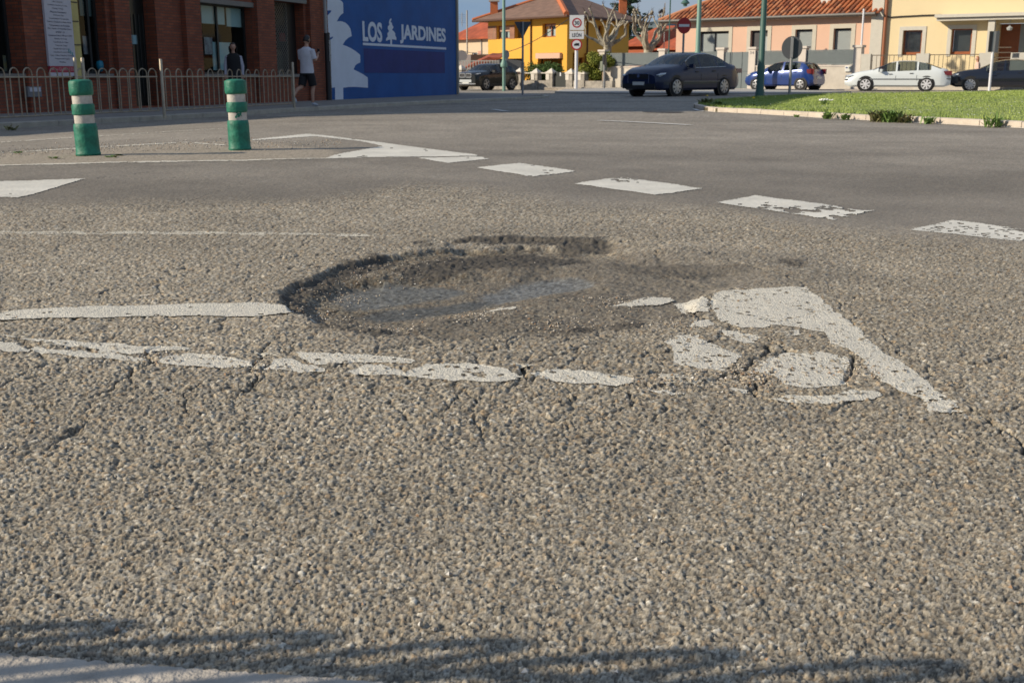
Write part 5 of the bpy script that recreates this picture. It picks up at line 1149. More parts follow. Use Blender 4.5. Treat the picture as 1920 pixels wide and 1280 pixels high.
q.build('grille_chrome', CHROME, e); MB().box((2.26, 0, .53), (.03, .9, .16)).build('bright_intake', mat('bright_intake', (.6, .62, .62), .3, metal=.6), e); MB().box((2.25, 0, .36), (.05, 1.5, .05)).build('skid_strip', CHROME, e)
# cars along the far kerb
hat_prof = [(1.92, .66), (1.85, .80), (1.5, .92), (.95, 1.0), (.3, 1.36), (-.1, 1.42), (-.9, 1.42), (-1.45, 1.34), (-1.75, 1.0), (-1.90, .86), (-1.93, .6)]
hat_belt = [(1.92, .6), (1.4, .84), (.9, .90), (-.6, .96), (-1.4, 1.04), (-1.93, .8)]
hd = dirv(139); pc = atY(1470, 167, 59.5); pc.z = 0
e = car(pc, hd, 3.86, 1.65, 1.42, BLUP, 'bright blue hatchback parked in front of the pink house wall', hat_prof, hat_belt, [(.62, -.22), (-.32, -1.2)], (.92, .25), (-1.35, -1.72), 2.49, .76, 5, wr=.29, handle_m=BLUP)
lamps(e, 3.86, 1.65, .72, .92, rw=.12, rh=.26)
lag_prof = [(2.36, .60), (2.28, .76), (1.8, .90), (1.15, 1.0), (.35, 1.34), (-.05, 1.42), (-.75, 1.42), (-1.25, 1.33), (-1.9, 1.08), (-2.2, 1.04), (-2.34, .94), (-2.37, .62)]
lag_belt = [(2.36, .54), (1.7, .80), (1.1, .88), (-1.2, .97), (-2.1, .98), (-2.37, .60)]
hd = dirv(160); pc = atY(1681, 168, 55.5); pc.z = 0
e = car(pc, hd, 4.80, 1.78, 1.43, WHTP, 'white hatchback saloon parked before the iron railing of the cream house', lag_prof, lag_belt, [(.86, .08), (0, -.86), (-.94, -1.5)], (1.12, .30), (-1.25, -1.95), 2.75, .98, 7, rimm=mat('wheel_cover', (.62, .62, .64), .4), side_strip=(0, .56, 2.7, .04, SGREY))
lamps(e, 4.80, 1.78, .68, .84, rw=.30, rh=.20); q = MB(); q.box((-2.28, 0, .58), (.24, 1.60, .05)); q.box((2.27, 0, .54), (.24, 1.56, .05)); q.build('bumper_strip', SGREY, e)
hd = dirv(157); pc = atY(1882, 167, 54.5); pc.z = 0
e = car(pc, hd, 4.8, 1.85, 1.45, DKB, 'black saloon car parked at the right photo edge behind the white post', sed_prof, sed_belt, [(.85, .08), (0, -.85), (-.92, -1.35)], (1.12, .36), (-.98, -1.72), 2.78, .92, 9, rimm=ALLOY)
lamps(e, 4.8, 1.82, .72, .86)
# ------------------------------------------------------------------ garden wall and pink bungalow
CREAMW = mat('garden_wall_render', (.52, .47, .40), .9, var=.10, vs=2.5, bump=.5, bs=22); CREAMP = mat('pillar_render', (.56, .50, .44), .85, var=.05, vs=3); GPAN = mat('grey_fence_panel', (.13, .155, .16), .6, var=.04, vs=2)
G0 = at(1118, 164.4, 0); G1 = at(1625, 168.9, 0); gw = Frame(G0, G1)
gwall = empty('garden_wall', (0, 0, 0), 0, 'pale rendered garden wall with grey slatted panels before the pink house', 'wall')
_, gz1 = gw.px(1180, 127); _, gz2 = gw.px(1180, 99.5); _, gz3 = gw.px(1240, 95.5)
pil = [1129, 1241, 1351, 1410, 1504, 1607]; ps = [gw.px(x, 120)[0] for x in pil]; gate = (ps[2], ps[3])
q = MB()
for a, b in ((0, ps[0] - .2), (ps[0] + .2, ps[1] - .22), (ps[1] + .22, ps[2] - .22), (ps[3] + .22, ps[4] - .22), (ps[4] + .22, ps[5] - .22)): 
    if b > a: gw.box(q, a, b, -.1, gz1, -.2, 0)
q.build('low_wall', CREAMW, gwall)
q = MB()
for a, b in ((ps[0] + .21, ps[1] - .23), (ps[1] + .23, ps[2] - .23), (ps[3] + .23, ps[4] - .23), (ps[4] + .23, ps[5] - .23)): gw.box(q, a, b, gz1 + .002, gz1 + .07, -.23, .03)
q.build('coping', CREAMP, gwall)
for i, s in enumerate(ps):
    q = MB(); gw.box(q, s - .21, s + .21, -.1, gz3, -.3, .06); o = q.build('pillar', CREAMP, gwall); q = MB(); gw.box(q, s - .27, s + .27, gz3 + .002, gz3 + .12, -.36, .12); q.build('pillar_cap', CREAMP, o)
q = MB(); M_ = gw.M; a = ps[0]
q.add([gw.pt(a - .75, -.05, .05), gw.pt(a - .2, -.05, .05), gw.pt(a - .2, 1.6, .05), gw.pt(a - .45, .75, .05), gw.pt(a - .75, -.05, -.25), gw.pt(a - .2, -.05, -.25), gw.pt(a - .2, 1.6, -.25), gw.pt(a - .45, .75, -.25)], [(0, 1, 2, 3), (7, 6, 5, 4), (0, 3, 7, 4), (3, 2, 6, 7), (1, 5, 6, 2), (0, 4, 5, 1)]); q.build('flared_foot', CREAMW, gwall)
def louvre(a, b, z0, z1, par):
    q = MB(); gw.box(q, a, b, z1 - .05, z1, -.1, -.04); gw.box(q, a, b, z0, z0 + .04, -.1, -.04); o = q.build('panel_frame', GPAN, par); q = MB(); gw.box(q, a, b, z0 + .045, z1 - .055, -.105, -.09); q.build('panel_back', GPAN, par); n = int((z1 - z0) / .075); sl = None
    for k in range(n):
        zk = z0 + .045 + (z1 - z0 - .1) * k / n
        if sl is None: q = MB(); gw.box(q, a, b, zk, zk + (z1 - z0 - .1) / n - .012, -.085, -.055); sl = q.build('slat', GPAN, par); z00 = zk
        else: c = sl.copy(); C.objects.link(c); c.location = (0, 0, zk - z00)
for a, b in ((ps[0] + .21, ps[1] - .21), (ps[1] + .21, ps[2] - .21), (ps[3] + .21, ps[4] - .21), (ps[4] + .21, ps[5] - .21)):
    n = 2; st_ = (b - a) / n
    for k in range(n): louvre(a + k * st_ - .03 * (k > 0), a + (k + 1) * st_ - .032, gz1 + .09, gz2, gwall)
q = MB(); gw.box(q, gate[0] + .23, gate[1] - .23, .02, gz2 - .05, -.1, -.04); g_ = q.build('gate', GPAN, gwall)
q = MB()
for t in (.33, .66): s = gate[0] + (gate[1] - gate[0]) * t; gw.box(q, s - .03, s + .03, .02, gz2 - .04, -.035, -.015)
gw.box(q, gate[0] + .23, gate[1] - .23, .95, 1.02, -.035, -.02); q.build('gate_bar', GPAN, g_)
a, z_ = gw.px(1405.5, 102); b, z2_ = gw.px(1414.5, 96.5); text_on(gw, '34', ps[3] - .13, ps[3] + .13, z_, z2_, .066, mat('house_number', (.12, .12, .13), .5), 'house_number', gwall)
a, z_ = gw.px(1585, 134.5); b, z2_ = gw.px(1598, 124); q = MB(); gw.box(q, a, b, z_, z2_, .003, .10); o = q.build('letter_box', mat('letterbox_white', (.6, .6, .56), .6), gwall)
q = MB(); gw.box(q, a + .06, a + .16, z2_ - .12, z2_ - .06, .102, .106); q.build('emblem_blue', BLUP, o); q = MB(); gw.box(q, b - .14, b - .05, z2_ - .14, z2_ - .06, .102, .106); q.build('emblem_green', mat('emblem_olive', (.12, .15, .08), .6), o)
pb_ = gw.pt(gw.px(1141, 160)[0], 0, .55); e = empty('litter_bin', pb_, gw.rz, 'grey green litter bin on a short pole before the pale garden wall', 'bin')
q = MB(); q.lathe([(.19, .98), (.22, 1.0), (.22, 1.5), (.20, 1.56), (.0, 1.58)], n=14); q.build('bin_body', mat('bin_green', (.13, .15, .11), .6), e, smooth=40); pole(e, .07, 1.0, mat('bin_pole', (.30, .22, .16), .7), x=.0)

PINK = mat('pink_render', (.63, .41, .30), .9, var=.04, vs=.6, bump=.2, bs=14); TRIMW = mat('window_surround', (.50, .46, .38), .85, var=.04); TILE = mat('roof_tile_terracotta', (.30, .085, .035), .85, var=.35, vs=2.2, col2=(.46, .19, .085)); SHUT = mat('grey_roller_shutter', (.27, .30, .30), .6, var=.05, vs=2)
nrm = gw.n; HO = 4.6
hz_b = .0
def on_line(x, fr, off):                                 # where the sight line of column x crosses a vertical plane
    return fr.px(x, 100, off)[0]
ph = Frame(gw.pt(0, 0, -HO), gw.pt(10, 0, -HO)); xl = ph.px(1267, 90)[0]; xr_ = ph.px(1634, 90)[0]
ph = Frame(ph.pt(xl, 0), ph.pt(xr_, 0)); print('pink', ph.o, ph.L)
pink = empty('pink_bungalow', (0, 0, 0), 0, 'salmon pink bungalow with a terracotta barrel tile roof and grey shutters', 'house')
wins = []
for x0, x1, yt, yb in ((1312, 1367, 60, 112), (1408, 1440, 58, 112), (1492, 1524, 56, 112), (1564, 1597, 54, 112)):
    a, zt_ = ph.px(x0, yt); b, _ = ph.px(x1, yt); wins.append((a, b, 1.25 if x0 != 1408 else .5, zt_))
EZ = ph.px(1450, 33)[1]; print('eave', EZ, wins)
q = MB(); ph.wall(q, 0, ph.L, -.1, EZ, wins, .20); q.build('wall', PINK, pink)
q = MB(); D = 9.5
for A_, B_ in ((ph.pt(0, 0, -D), ph.pt(0, 0)), (ph.pt(ph.L, 0), ph.pt(ph.L, 0, -D)), (ph.pt(ph.L, 0, -D), ph.pt(0, 0, -D))): q.add([(A_.x, A_.y, -.1), (B_.x, B_.y, -.1), (B_.x, B_.y, EZ), (A_.x, A_.y, EZ)], [(0, 1, 2, 3)])
q.build('side_wall', PINK, pink)
for i, (a, b, c, d) in enumerate(wins):
    q = MB(); t = .24
    for A_, B_, c0, d0 in ((a - t, a - .002, c, d + t), (b + .002, b + t, c, d + t), (a - .002, b + .002, d + .002, d + t)): ph.box(q, A_, B_, c0, d0, .003, .035)
    s_ = q.build('window_surround', TRIMW, pink)
    if i == 1:
        q = MB(); ph.box(q, a, b, c, d, -.22, -.19); o = q.build('entrance_door', mat('door_dark_grey', (.03, .03, .035), .5), pink); q = MB(); ph.box(q, a + (b - a) * .62, b - .05, c + .5, d - .35, -.188, -.18); q.build('door_pane', mat('door_pane_pale', (.35, .38, .38), .3), o)
    else:
        q = MB(); n = 2 if i == 0 else 1; st_ = (b - a) / n
        wf = MB(); 
        for k in range(n + 1): wf.box(ph.M @ Vector((a + k * st_, .20, (c + d) / 2)), (.07, .05, d - c), ph.rz)
        wf.box(ph.M @ Vector(((a + b) / 2, .20, d - .04)), (b - a, .05, .08), ph.rz); w_ = wf.build('window_frame', SBLK, pink)
        zs_ = c + .0; ns = int((d - c - .08) / .07)
        for k in range(ns): ph.box(q, a + .03, b - .03, c + k * .07 + (.0), c + k * .07 + .062, -.215, -.205)
        q.build('roller_shutter', SHUT, w_)
# hip roof with barrel tile courses
ov = .55; RZ = 2.75
E0, E1 = ph.pt(-ov - .4, EZ, ov), ph.pt(ph.L + .35, EZ, ov); E2, E3 = ph.pt(ph.L + .35, EZ, -D - ov), ph.pt(-ov - .4, EZ, -D - ov)
R0, R1 = ph.pt(-ov - .4 + 5.2, EZ + RZ, -D / 2), ph.pt(ph.L + .35, EZ + RZ, -D / 2)
q = MB(); up_ = Vector((0, 0, .03))
q.add([E0 - up_, E1 - up_, R1 - up_, R0 - up_], [(0, 1, 2, 3)]); q.add([E3, E0, R0], [(0, 1, 2)]); q.add([E2, E3, R0, R1], [(0, 1, 2, 3)]); q.add([E1, E2, R1], [(0, 1, 2)]); q.add([E0 - up_ * 4, E3 - up_ * 4, E2 - up_ * 4, E1 - up_ * 4], [(0, 1, 2, 3)])
rf = q.build('roof', TILE, pink)
def tile_field(A, B, Rl, Rr, pitch, course, m, name, par, stuff=True, seg=5):
    """barrel tiles laid in courses on the quad A,B (eave) - Rr,Rl (ridge)"""
    q = MB(); ed = (B - A).normalized(); mid = (Rl + Rr) / 2; up = (mid - A) - ed * (mid - A).dot(ed); hlen = up.length; up = up.normalized(); nn = ed.cross(up).normalized(); nn = nn if nn.z > 0 else -nn
    Lx = (B - A).length; n = int(Lx / pitch); tl = (Rl - A).dot(ed); tr = (Rr - A).dot(ed)
    for i in range(n + 1):
        x = i * pitch + pitch * .5
        lim = hlen
        if tl > 0 and x < tl: lim = hlen * x / tl
        if tr < Lx and x > tr: lim = min(lim, hlen * (Lx - x) / (Lx - tr))
        h = -.06; j = 0
        while h < lim - .05:
            h2_ = min(lim, h + course); r0 = pitch * .34; r1 = pitch * .30; jx = random.uniform(-.012, .012); lift = .02; vs = []
            for (hh, r, l) in ((h, r0, lift + .014), (h2_ + .03, r1, lift - .006)):
                for k in range(seg): a = math.pi * k / (seg - 1); vs.append(A + ed * (x + jx - r * math.cos(a)) + up * hh + nn * (l + r * .75 * math.sin(a)))
            q.add(vs, [(k, k + 1, seg + k + 1, seg + k) for k in range(seg - 1)] + [tuple(range(seg - 1, -1, -1))]); h = h2_; j += 1
    o = q.build(name, m, par); 
    if stuff: o['kind'] = 'stuff'
    return o
TILER = bpy.data.materials.new('barrel_tile'); TILER.use_nodes = True; n_, l_ = TILER.node_tree.nodes, TILER.node_tree.links
gg = n_.new('ShaderNodeNewGeometry'); rr = n_.new('ShaderNodeValToRGB'); e0 = rr.color_ramp.elements; e0[0].color = (.30, .085, .035, 1); e0[1].color = (.52, .24, .12, 1); a_ = e0.new(.35); a_.color = (.40, .12, .045, 1); a_ = e0.new(.7); a_.color = (.46, .17, .07, 1); a_ = e0.new(.08); a_.color = (.16, .07, .04, 1)
l_.new(gg.outputs['Random Per Island'], rr.inputs[0]); l_.new(rr.outputs[0], n_['Principled BSDF'].inputs['Base Color']); n_['Principled BSDF'].inputs['Roughness'].default_value = .85
tile_field(E0, E1, R0, R1, .30, .42, TILER, 'roof_tiles', pink)
q = MB(); q.tube([E0 + Vector((0, 0, -.02)) + ph.n * .05, E1 + Vector((0, 0, -.02)) + ph.n * .05], .085, 8); q.build('gutter', mat('gutter_grey', (.13, .12, .11), .5), pink, smooth=60)
q = MB(); q.tube([E0 + Vector((0, 0, .03)), R0 + Vector((0, 0, .08))], .12, 8); q.build('hip_ridge', TILER, pink, smooth=60)
q = MB(); ph.box(q, -ov - .35, ph.L + .3, EZ - .14, EZ - .10, -.05, ov - .03); q.build('soffit', mat('soffit_beige', (.38, .33, .27), .85), pink)
ch0 = zat(1552, 6, 62); cxp = ph.px(1552, 5, -1.2); q = MB(); ph.box(q, cxp[0] - .30, cxp[0] + .30, cxp[1] - .5, cxp[1] + 1.6, -1.5, -.9); q.build('chimney', mat('chimney_white', (.55, .53, .48), .85), pink)
q = MB(); pp_ = gw.pt(ps[5] + .12, 0, -.1); q.tube([(pp_.x, pp_.y, gz3), (pp_.x, pp_.y, zat(1611, 17, pp_.y))], .05, 8); q.build('white_pipe', POLEW, gwall, smooth=60)
e = empty('wall_lamp_bracket', ph.pt(ph.px(1516, 45)[0], EZ - .2, .1), 0, 'unused bracket', 'lamp'); bpy.data.objects.remove(e)

# ------------------------------------------------------------------ cream house on the right
CREAM = mat('cream_render', (.72, .59, .36), .9, var=.03, vs=.5, bump=.15, bs=14); WOOD = mat('varnished_wood', (.26, .075, .02), .5, var=.15, vs=6); PIER = mat('white_stone_pier', (.55, .52, .45), .85, var=.05); IRON = mat('iron_railing', (.10, .075, .05), .6); CURT = mat('pale_curtain', (.42, .45, .42), .8, col2=(.12, .15, .15), vs=2.5)
c0 = ph.pt(ph.L, 0, .15); ang = R(-33); cr = Frame(c0, c0 + Vector((math.cos(ang), math.sin(ang), 0)) * 26)
cream = empty('cream_house', (0, 0, 0), 0, 'two storey cream yellow house with wooden windows and a white porch canopy', 'house')
cw = []
for x0, x1, yt, yb in ((1694, 1730, 57.5, 103), (1785, 1824, 55, 102)):
    a, zt_ = cr.px(x0, yt); b, _ = cr.px(x1, yt); _, zb_ = cr.px((x0 + x1) / 2, yb); cw.append((a, b, zb_, zt_))
a, zt_ = cr.px(1871, 50); b = cr.px(1952, 50)[0]; dopen = (a, b, .5, zt_ + .15)
ups = [(cw[0][0], cw[0][1], 5.6, 7.1), (cw[1][0], cw[1][1], 5.6, 7.1), (b + 3, b + 4.3, cw[1][2], cw[1][3]), (b + 3, b + 4.3, 5.6, 7.1), (b + 7, b + 8.3, cw[1][2], cw[1][3])]
q = MB(); cr.wall(q, 0, cr.L, -.1, 8.0, cw + [dopen] + ups, .25); q.build('wall', CREAM, cream)
q = MB(); A_, B_ = cr.pt(0, 0, -10), cr.pt(0, 0); q.add([(A_.x, A_.y, 0), (B_.x, B_.y, 0), (B_.x, B_.y, 8), (A_.x, A_.y, 8)], [(0, 1, 2, 3)]); A_, B_ = cr.pt(cr.L, 0), cr.pt(cr.L, 0, -10); q.add([(A_.x, A_.y, 0), (B_.x, B_.y, 0), (B_.x, B_.y, 8), (A_.x, A_.y, 8)], [(0, 1, 2, 3)]); q.build('side_wall', CREAM, cream)
q = MB(); cr.box(q, -.5, cr.L + .5, 8.003, 8.25, -10.5, .5); q.build('roof', TILE, cream)
for i, (a, b, c, d) in enumerate(cw + ups):
    q = MB(); t = .20
    for A_, B_, c0_, d0_ in ((a - t, a - .002, c - .1, d + t), (b + .002, b + t, c - .1, d + t), (a - .002, b + .002, d + .002, d + t)): cr.box(q, A_, B_, c0_, d0_, .003, .04)
    s_ = q.build('window_surround', PIER, cream)
    q = MB(); 
    for A_, B_, c0_, d0_ in ((a, a + .08, c, d), (b - .09, b, c, d), (a + .081, b - .091, c, c + .14), (a + .081, b - .091, d - .06, d)): cr.box(q, A_, B_, c0_, d0_, -.24, -.17)
    w_ = q.build('window', WOOD, cream); q = MB()
    if i == 0:
        nfold = 14
        for k in range(nfold): s0_ = a + .1 + (b - a - .2) * k / nfold; cr.box(q, s0_, s0_ + (b - a - .2) / nfold * .6, c + .14, d - .06, -.30 - .02 * (k % 2), -.29)
        q.build('curtain', CURT, w_)
    else: cr.box(q, a + .08, b - .09, c + .14, d - .06, -.30, -.29); q.build('roller_blind', SHUT, w_)
    q = MB(); q.add([cr.pt(a + .08, c + .14, -.22), cr.pt(b - .09, c + .14, -.22), cr.pt(b - .09, d - .06, -.22), cr.pt(a + .08, d - .06, -.22)], [(0, 1, 2, 3)]); q.build('pane', WGLASS, w_)
q = MB(); cr.box(q, dopen[0], dopen[1] - 1.1, .5, dopen[3], -.9, -.84); q.build('entrance_door', WOOD, cream); q = MB(); cr.box(q, dopen[1] - 1.1, dopen[1] - .85, .5, dopen[3], -.9, -.84); q.build('side_light', SHUT, cream)
q = MB()
cr.box(q, dopen[0] - .003, dopen[0] + .02, .5, dopen[3], -.84, -.25); cr.box(q, dopen[1] - .8, dopen[1], .5, dopen[3], -.84, -.8); q.build('porch_wall', CREAM, cream)
a, z0_ = cr.px(1762, 41); _, z1_ = cr.px(1762, 29); q = MB(); cr.box(q, a, dopen[1] + 1, z0_, z0_ + (z1_ - z0_) * .45, .003, .75); cr.box(q, a - .08, dopen[1] + 1.1, z0_ + (z1_ - z0_) * .5, z1_, .003, .9); q.build('porch_canopy', PIER, cream)
a = cr.px(1861, 70)[0]; q = MB(); cr.box(q, a - .16, a + .16, .3, z0_ - .003, .25, .6); q.build('porch_column', PIER, cream)
pl_ = cr.pt(cr.px(1895, 55)[0], cr.px(1895, 53)[1], .3); q = MB(); q.tube([pl_ + Vector((0, 0, .8)), pl_ + Vector((0, 0, .1))], .015, 5); q.lathe([(0, .12), (.16, 0), (.12, -.12), (0, -.14)], c=pl_, n=10); q.build('porch_lantern', mat('lantern_pale', (.4, .42, .42), .3), cream)
q = MB(); cr.box(q, -.02, .62, -.05, 8, .003, .12); q.build('corner_pier', PIER, cream)
a = cr.px(1660, 60)[0]; q = MB(); q.tube([cr.pt(a, .6, .14), cr.pt(a, 7.9, .14)], .085, 8); q.build('copper_downpipe', mat('copper_pipe', (.30, .11, .05), .5), cream, smooth=60)
q = MB(); z_ = cr.px(1700, 30)[1]; pts = [cr.pt(cr.px(x, 50)[0], cr.px(x, y)[1], .06) for x, y in ((1640, 27), (1655, 30), (1668, 33), (1690, 31.5), (1730, 29.5), (1764, 28.5))]; q.tube(pts, .035, 6); q.build('facade_cable', SBLK, cream)
# front fence of the cream house
cf = Frame(gw.pt(gw.L + .1, 0), gw.pt(gw.L + .1, 0) + Vector((math.cos(R(-30)), math.sin(R(-30)), 0)) * 14)
fence = empty('iron_fence', (0, 0, 0), 0, 'brown iron bar fence on a low pale wall before the cream house', 'fence')
_, fz0 = cf.px(1780, 137); _, fz1 = cf.px(1780, 102.5)
q = MB(); cf.box(q, .45, 14, -.1, fz0, -.22, 0); q.build('low_wall', CREAMW, fence)
pls = [cf.px(x, 120)[0] for x in (1623, 1729, 1846, 1908)]
for k, s in enumerate(pls):
    hw = (.24, .30, .28, .34)[k]; q = MB(); cf.box(q, s - hw, s + hw, -.1, fz1 + .06, -.3, .05); q.build('pillar', PIER, fence)
bar0 = None
for a, b in ((pls[0] + .3, pls[1] - .34), (pls[1] + .34, pls[2] - .3)):
    q = MB(); cf.box(q, a, b, fz1 - .03, fz1 + .01, -.12, -.08); cf.box(q, a, b, fz0 + .06, fz0 + .10, -.12, -.08); q.build('rail', IRON, fence); n = int((b - a) / .20)
    for k in range(n + 1):
        s = a + (b - a) * k / n
        if bar0 is None: q = MB(); q.tube([(0, 0, 0), (0, 0, fz1 - fz0 - .04)], .014, 5); bar0 = q.build('bar', IRON, fence); o = bar0
        else: o = bar0.copy(); C.objects.link(o)
        o.location = cf.pt(s, fz0 + .03, -.10)
q = MB()
for k in range(8): cf.box(q, pls[2] + .3, pls[3] - .36, .35 + k * .24, .40 + k * .24, -.12, -.09)
q.build('gate_slat', IRON, fence)
text_on(cf, '32', pls[3] - .22, pls[3] + .0, cf.px(1905, 106)[1], cf.px(1905, 101)[1], .058, SBLK, 'house_number', fence)
q = MB(); cf.box(q, pls[3] - .27, pls[3] + .04, cf.px(1905, 109)[1], cf.px(1905, 100)[1], .051, .056); q.build('number_tile', SGREY, fence)
# woman in pink by the fence
pp = atY(1833, 120, cf.pt(pls[2], 0).y - 1.0); pp.z = 0
JP = dict(JF); person(pp, facing(pp, 0) + R(100), JP, 'person with long red blond hair in a pale pink top beside the iron fence pillar', mat('pale_pink_cloth', (.60, .42, .34), .8), mat('pale_trousers', (.5, .42, .36), .8), BLK, hair='long', scale=(zat(1833, 105.5, pp.y)) / 1.79, long_sleeve=True, legs_bare=False, skin=SKINP)
for ch in [o for o in bpy.data.objects if o.name.startswith('hair')][-1:]: ch.data.materials.clear(); ch.data.materials.append(mat('hair_red_blond', (.42, .17, .07), .6, var=.2, vs=30))
# kerbs of the far pavements and traffic island
def slab(pts, z, m, name, zt=.12):
    p = [tuple(at(x, y, zt)[:2]) for x, y in pts]; return MB().prism(p, -.5, zt).build(name, m, kind='structure')
FK = [(1040, 171.5), (1090, 173.2), (1180, 174.0), (1330, 174.5), (1420, 174.2), (1520, 173.2), (1596, 171.6), (1520, 169.6), (1400, 167.6), (1250, 166.3), (1110, 165.6), (1060, 167.2)]
isl = slab(FK, .10, mat('far_pavement', (.36, .345, .32), .9, var=.08, vs=2), 'far_island', .06)
fp = [gw.pt(-2.5, 0, 2.0), gw.pt(gw.L, 0, 2.0), gw.pt(gw.L + 14, 0, 5.5), gw.pt(gw.L + 14, 0, -4), gw.pt(0, 0, -4)]
MB().prism([(p.x, p.y) for p in fp], -.5, .02).build('far_pavement', MATS['far_pavement'], kind='structure')
kerb_stones([(fp[0].x, fp[0].y), (fp[1].x, fp[1].y), (fp[2].x, fp[2].y)], 2.0, -.4, .024, .15, KERBP, bpy.data.objects['far_pavement'], side=1)

# ------------------------------------------------------------------ yellow house
YELW = mat('yellow_render', (.72, .38, .055), .9, var=.03, vs=.5, bump=.15, bs=12); PBR = brick_mat('pale_red_brick', (.42, .19, .11), (.36, .15, .09), (.35, .25, .18)); RTILE = mat('brown_roof_tile', (.20, .12, .085), .85, var=.25, vs=1.5, bump=.5, bs=14); ORB = mat('orange_brick', (.48, .14, .05), .85, var=.15, vs=5)
YC = atY(1062.5, 150, 88); YC.z = 0; YL = atY(915.5, 150, 95.5); YL.z = 0; YR = atY(1177, 150, 97); YR.z = 0
yf = Frame(YL, YC); yr = Frame(YC, YR)
yel = empty('yellow_house', (0, 0, 0), 0, 'two storey yellow house with brown hipped roof and dark recessed balcony', 'house')
YE = yf.px(1000, 33)[1]
def opx(fr, x0, x1, yt, yb): a, zt_ = fr.px(x0, yt); b, _ = fr.px(x1, yt); return (a, b, fr.px((x0 + x1) / 2, yb)[1], zt_)
w1o = opx(yf, 931, 956, 49, 73.5); bal = opx(yf, 965, 979.5, 41, 72.5); w2o = opx(yf, 1017, 1042, 45, 70); gar = opx(yf, 1008.5, 1054, 100, 135); ent = opx(yf, 917, 980, 111, 140)
gar = (gar[0], gar[1], 0.1, gar[3]); ent = (ent[0], ent[1], .1, ent[3])
q = MB(); yf.wall(q, 0, yf.L, -.3, YE, [w1o, bal, w2o, gar, ent], .35); q.build('wall', YELW, yel)
s1o = opx(yr, 1074, 1082, 99, 135); s1o = (s1o[0], s1o[1], .1, s1o[3]); s2o = opx(yr, 1122, 1130, 48, 67); s3o = opx(yr, 1139, 1143, 48, 64); s4o = opx(yr, 1085, 1096, 108, 135)
q = MB(); yr.wall(q, 0, yr.L, -.3, YE, [s1o, s2o, s3o, s4o], .3); q.build('side_wall', YELW, yel)
BR_ = yr.pt(yr.L, 0) + (YL - YC); q = MB()
for A_, B_ in ((YR, BR_), (BR_, YL)): q.add([(A_.x, A_.y, -.3), (B_.x, B_.y, -.3), (B_.x, B_.y, YE), (A_.x, A_.y, YE)], [(0, 1, 2, 3)])
q.build('rear_wall', YELW, yel)
q = MB(); yf.box(q, .0, w1o[0] - .003, bal[2], w1o[3] - .0, .003, .03); yf.box(q, w1o[1] + .003, bal[0] - .003, bal[2], w1o[3], .003, .03); q.build('brick_band', PBR, yel)
def simple_window(fr, o, par, r, m=WOOD, mull=True, shut=0.0):
    a, b, c, d = o; q = MB(); t = .09
    for A_, B_, c0_, d0_ in ((a, a + t, c, d), (b - t, b, c, d), (a + t + .001, b - t - .001, c, c + t), (a + t + .001, b - t - .001, d - t, d)): fr.box(q, A_, B_, c0_, d0_, -r - .02, -r + .05)
    if mull: fr.box(q, (a + b) / 2 - .05, (a + b) / 2 + .05, c + t, d - t, -r - .02, -r + .05)
    w_ = q.build('window', m, par); q = MB(); q.add([fr.pt(a, c, -r), fr.pt(b, c, -r), fr.pt(b, d, -r), fr.pt(a, d, -r)], [(0, 1, 2, 3)]); q.build('pane', WGLASS, w_)
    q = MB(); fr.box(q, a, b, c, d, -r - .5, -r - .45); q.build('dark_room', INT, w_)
    q = MB(); fr.box(q, a + t, a + (b - a) * .42, c + t, c + (d - c) * .6, -r - .1, -r - .08); fr.box(q, b - (b - a) * .42, b - t, c + t, c + (d - c) * .6, -r - .1, -r - .08); q.build('net_curtain', mat_curt, w_)
    if shut: q = MB(); fr.box(q, a + t, b - t, d - t - shut * (d - c), d - t, -r + .0, -r + .03); q.build('shutter', mat_sh, w_)
    return w_
mat_curt = mat('net_curtain', (.45, .5, .48), .8); mat_sh = mat('shutter_beige', (.45, .28, .20), .7)
simple_window(yf, w1o, yel, .3, mull=False, shut=.35); simple_window(yf, w2o, yel, .3, shut=.12); simple_window(yr, s2o, yel, .25, mull=False); simple_window(yr, s3o, yel, .25, mull=False); simple_window(yr, s4o, yel, .25, mull=False)
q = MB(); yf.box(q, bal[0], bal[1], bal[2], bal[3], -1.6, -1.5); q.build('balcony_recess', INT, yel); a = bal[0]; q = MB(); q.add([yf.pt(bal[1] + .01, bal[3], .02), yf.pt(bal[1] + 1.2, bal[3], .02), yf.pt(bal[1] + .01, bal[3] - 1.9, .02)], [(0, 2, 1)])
q = MB(); yf.box(q, gar[0], gar[1], gar[2], gar[3], -2.8, -2.7); q.build('garage_back', mat('garage_dim', (.25, .13, .03), .9), yel)
q = MB(); yf.box(q, gar[0], gar[1], gar[3] - .42, gar[3] - .02, -.28, .25); q.build('rolled_awning', mat('awning_pink', (.62, .40, .28), .8), yel)
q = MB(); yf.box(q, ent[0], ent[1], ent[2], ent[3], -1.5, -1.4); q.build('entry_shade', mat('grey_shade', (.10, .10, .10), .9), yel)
for s, fr in ((yf.px(996.5, 80)[0], yf), (yr.px(1100, 80)[0], yr)): q = MB(); q.tube([fr.pt(s, .2, .08), fr.pt(s, YE - .1, .08)], .055, 6); q.build('downpipe', mat('downpipe_brown', (.09, .04, .02), .6), yel)
og = .9; e0_ = yf.pt(-og, YE, og); e1_ = yf.pt(yf.L, YE, og) + yr.n * og * .0 + yf.d * og; e2_ = yr.pt(yr.L + og, YE, og); e3_ = yf.pt(-og, YE, -(yr.L + og) * .97)
cen = (YL + YR) / 2; ap = atY(1048, -12, 97); r0_ = Vector((ap.x - .3, ap.y, ap.z)); r1_v = Vector((ap.x + 1.6, ap.y + 3, ap.z))
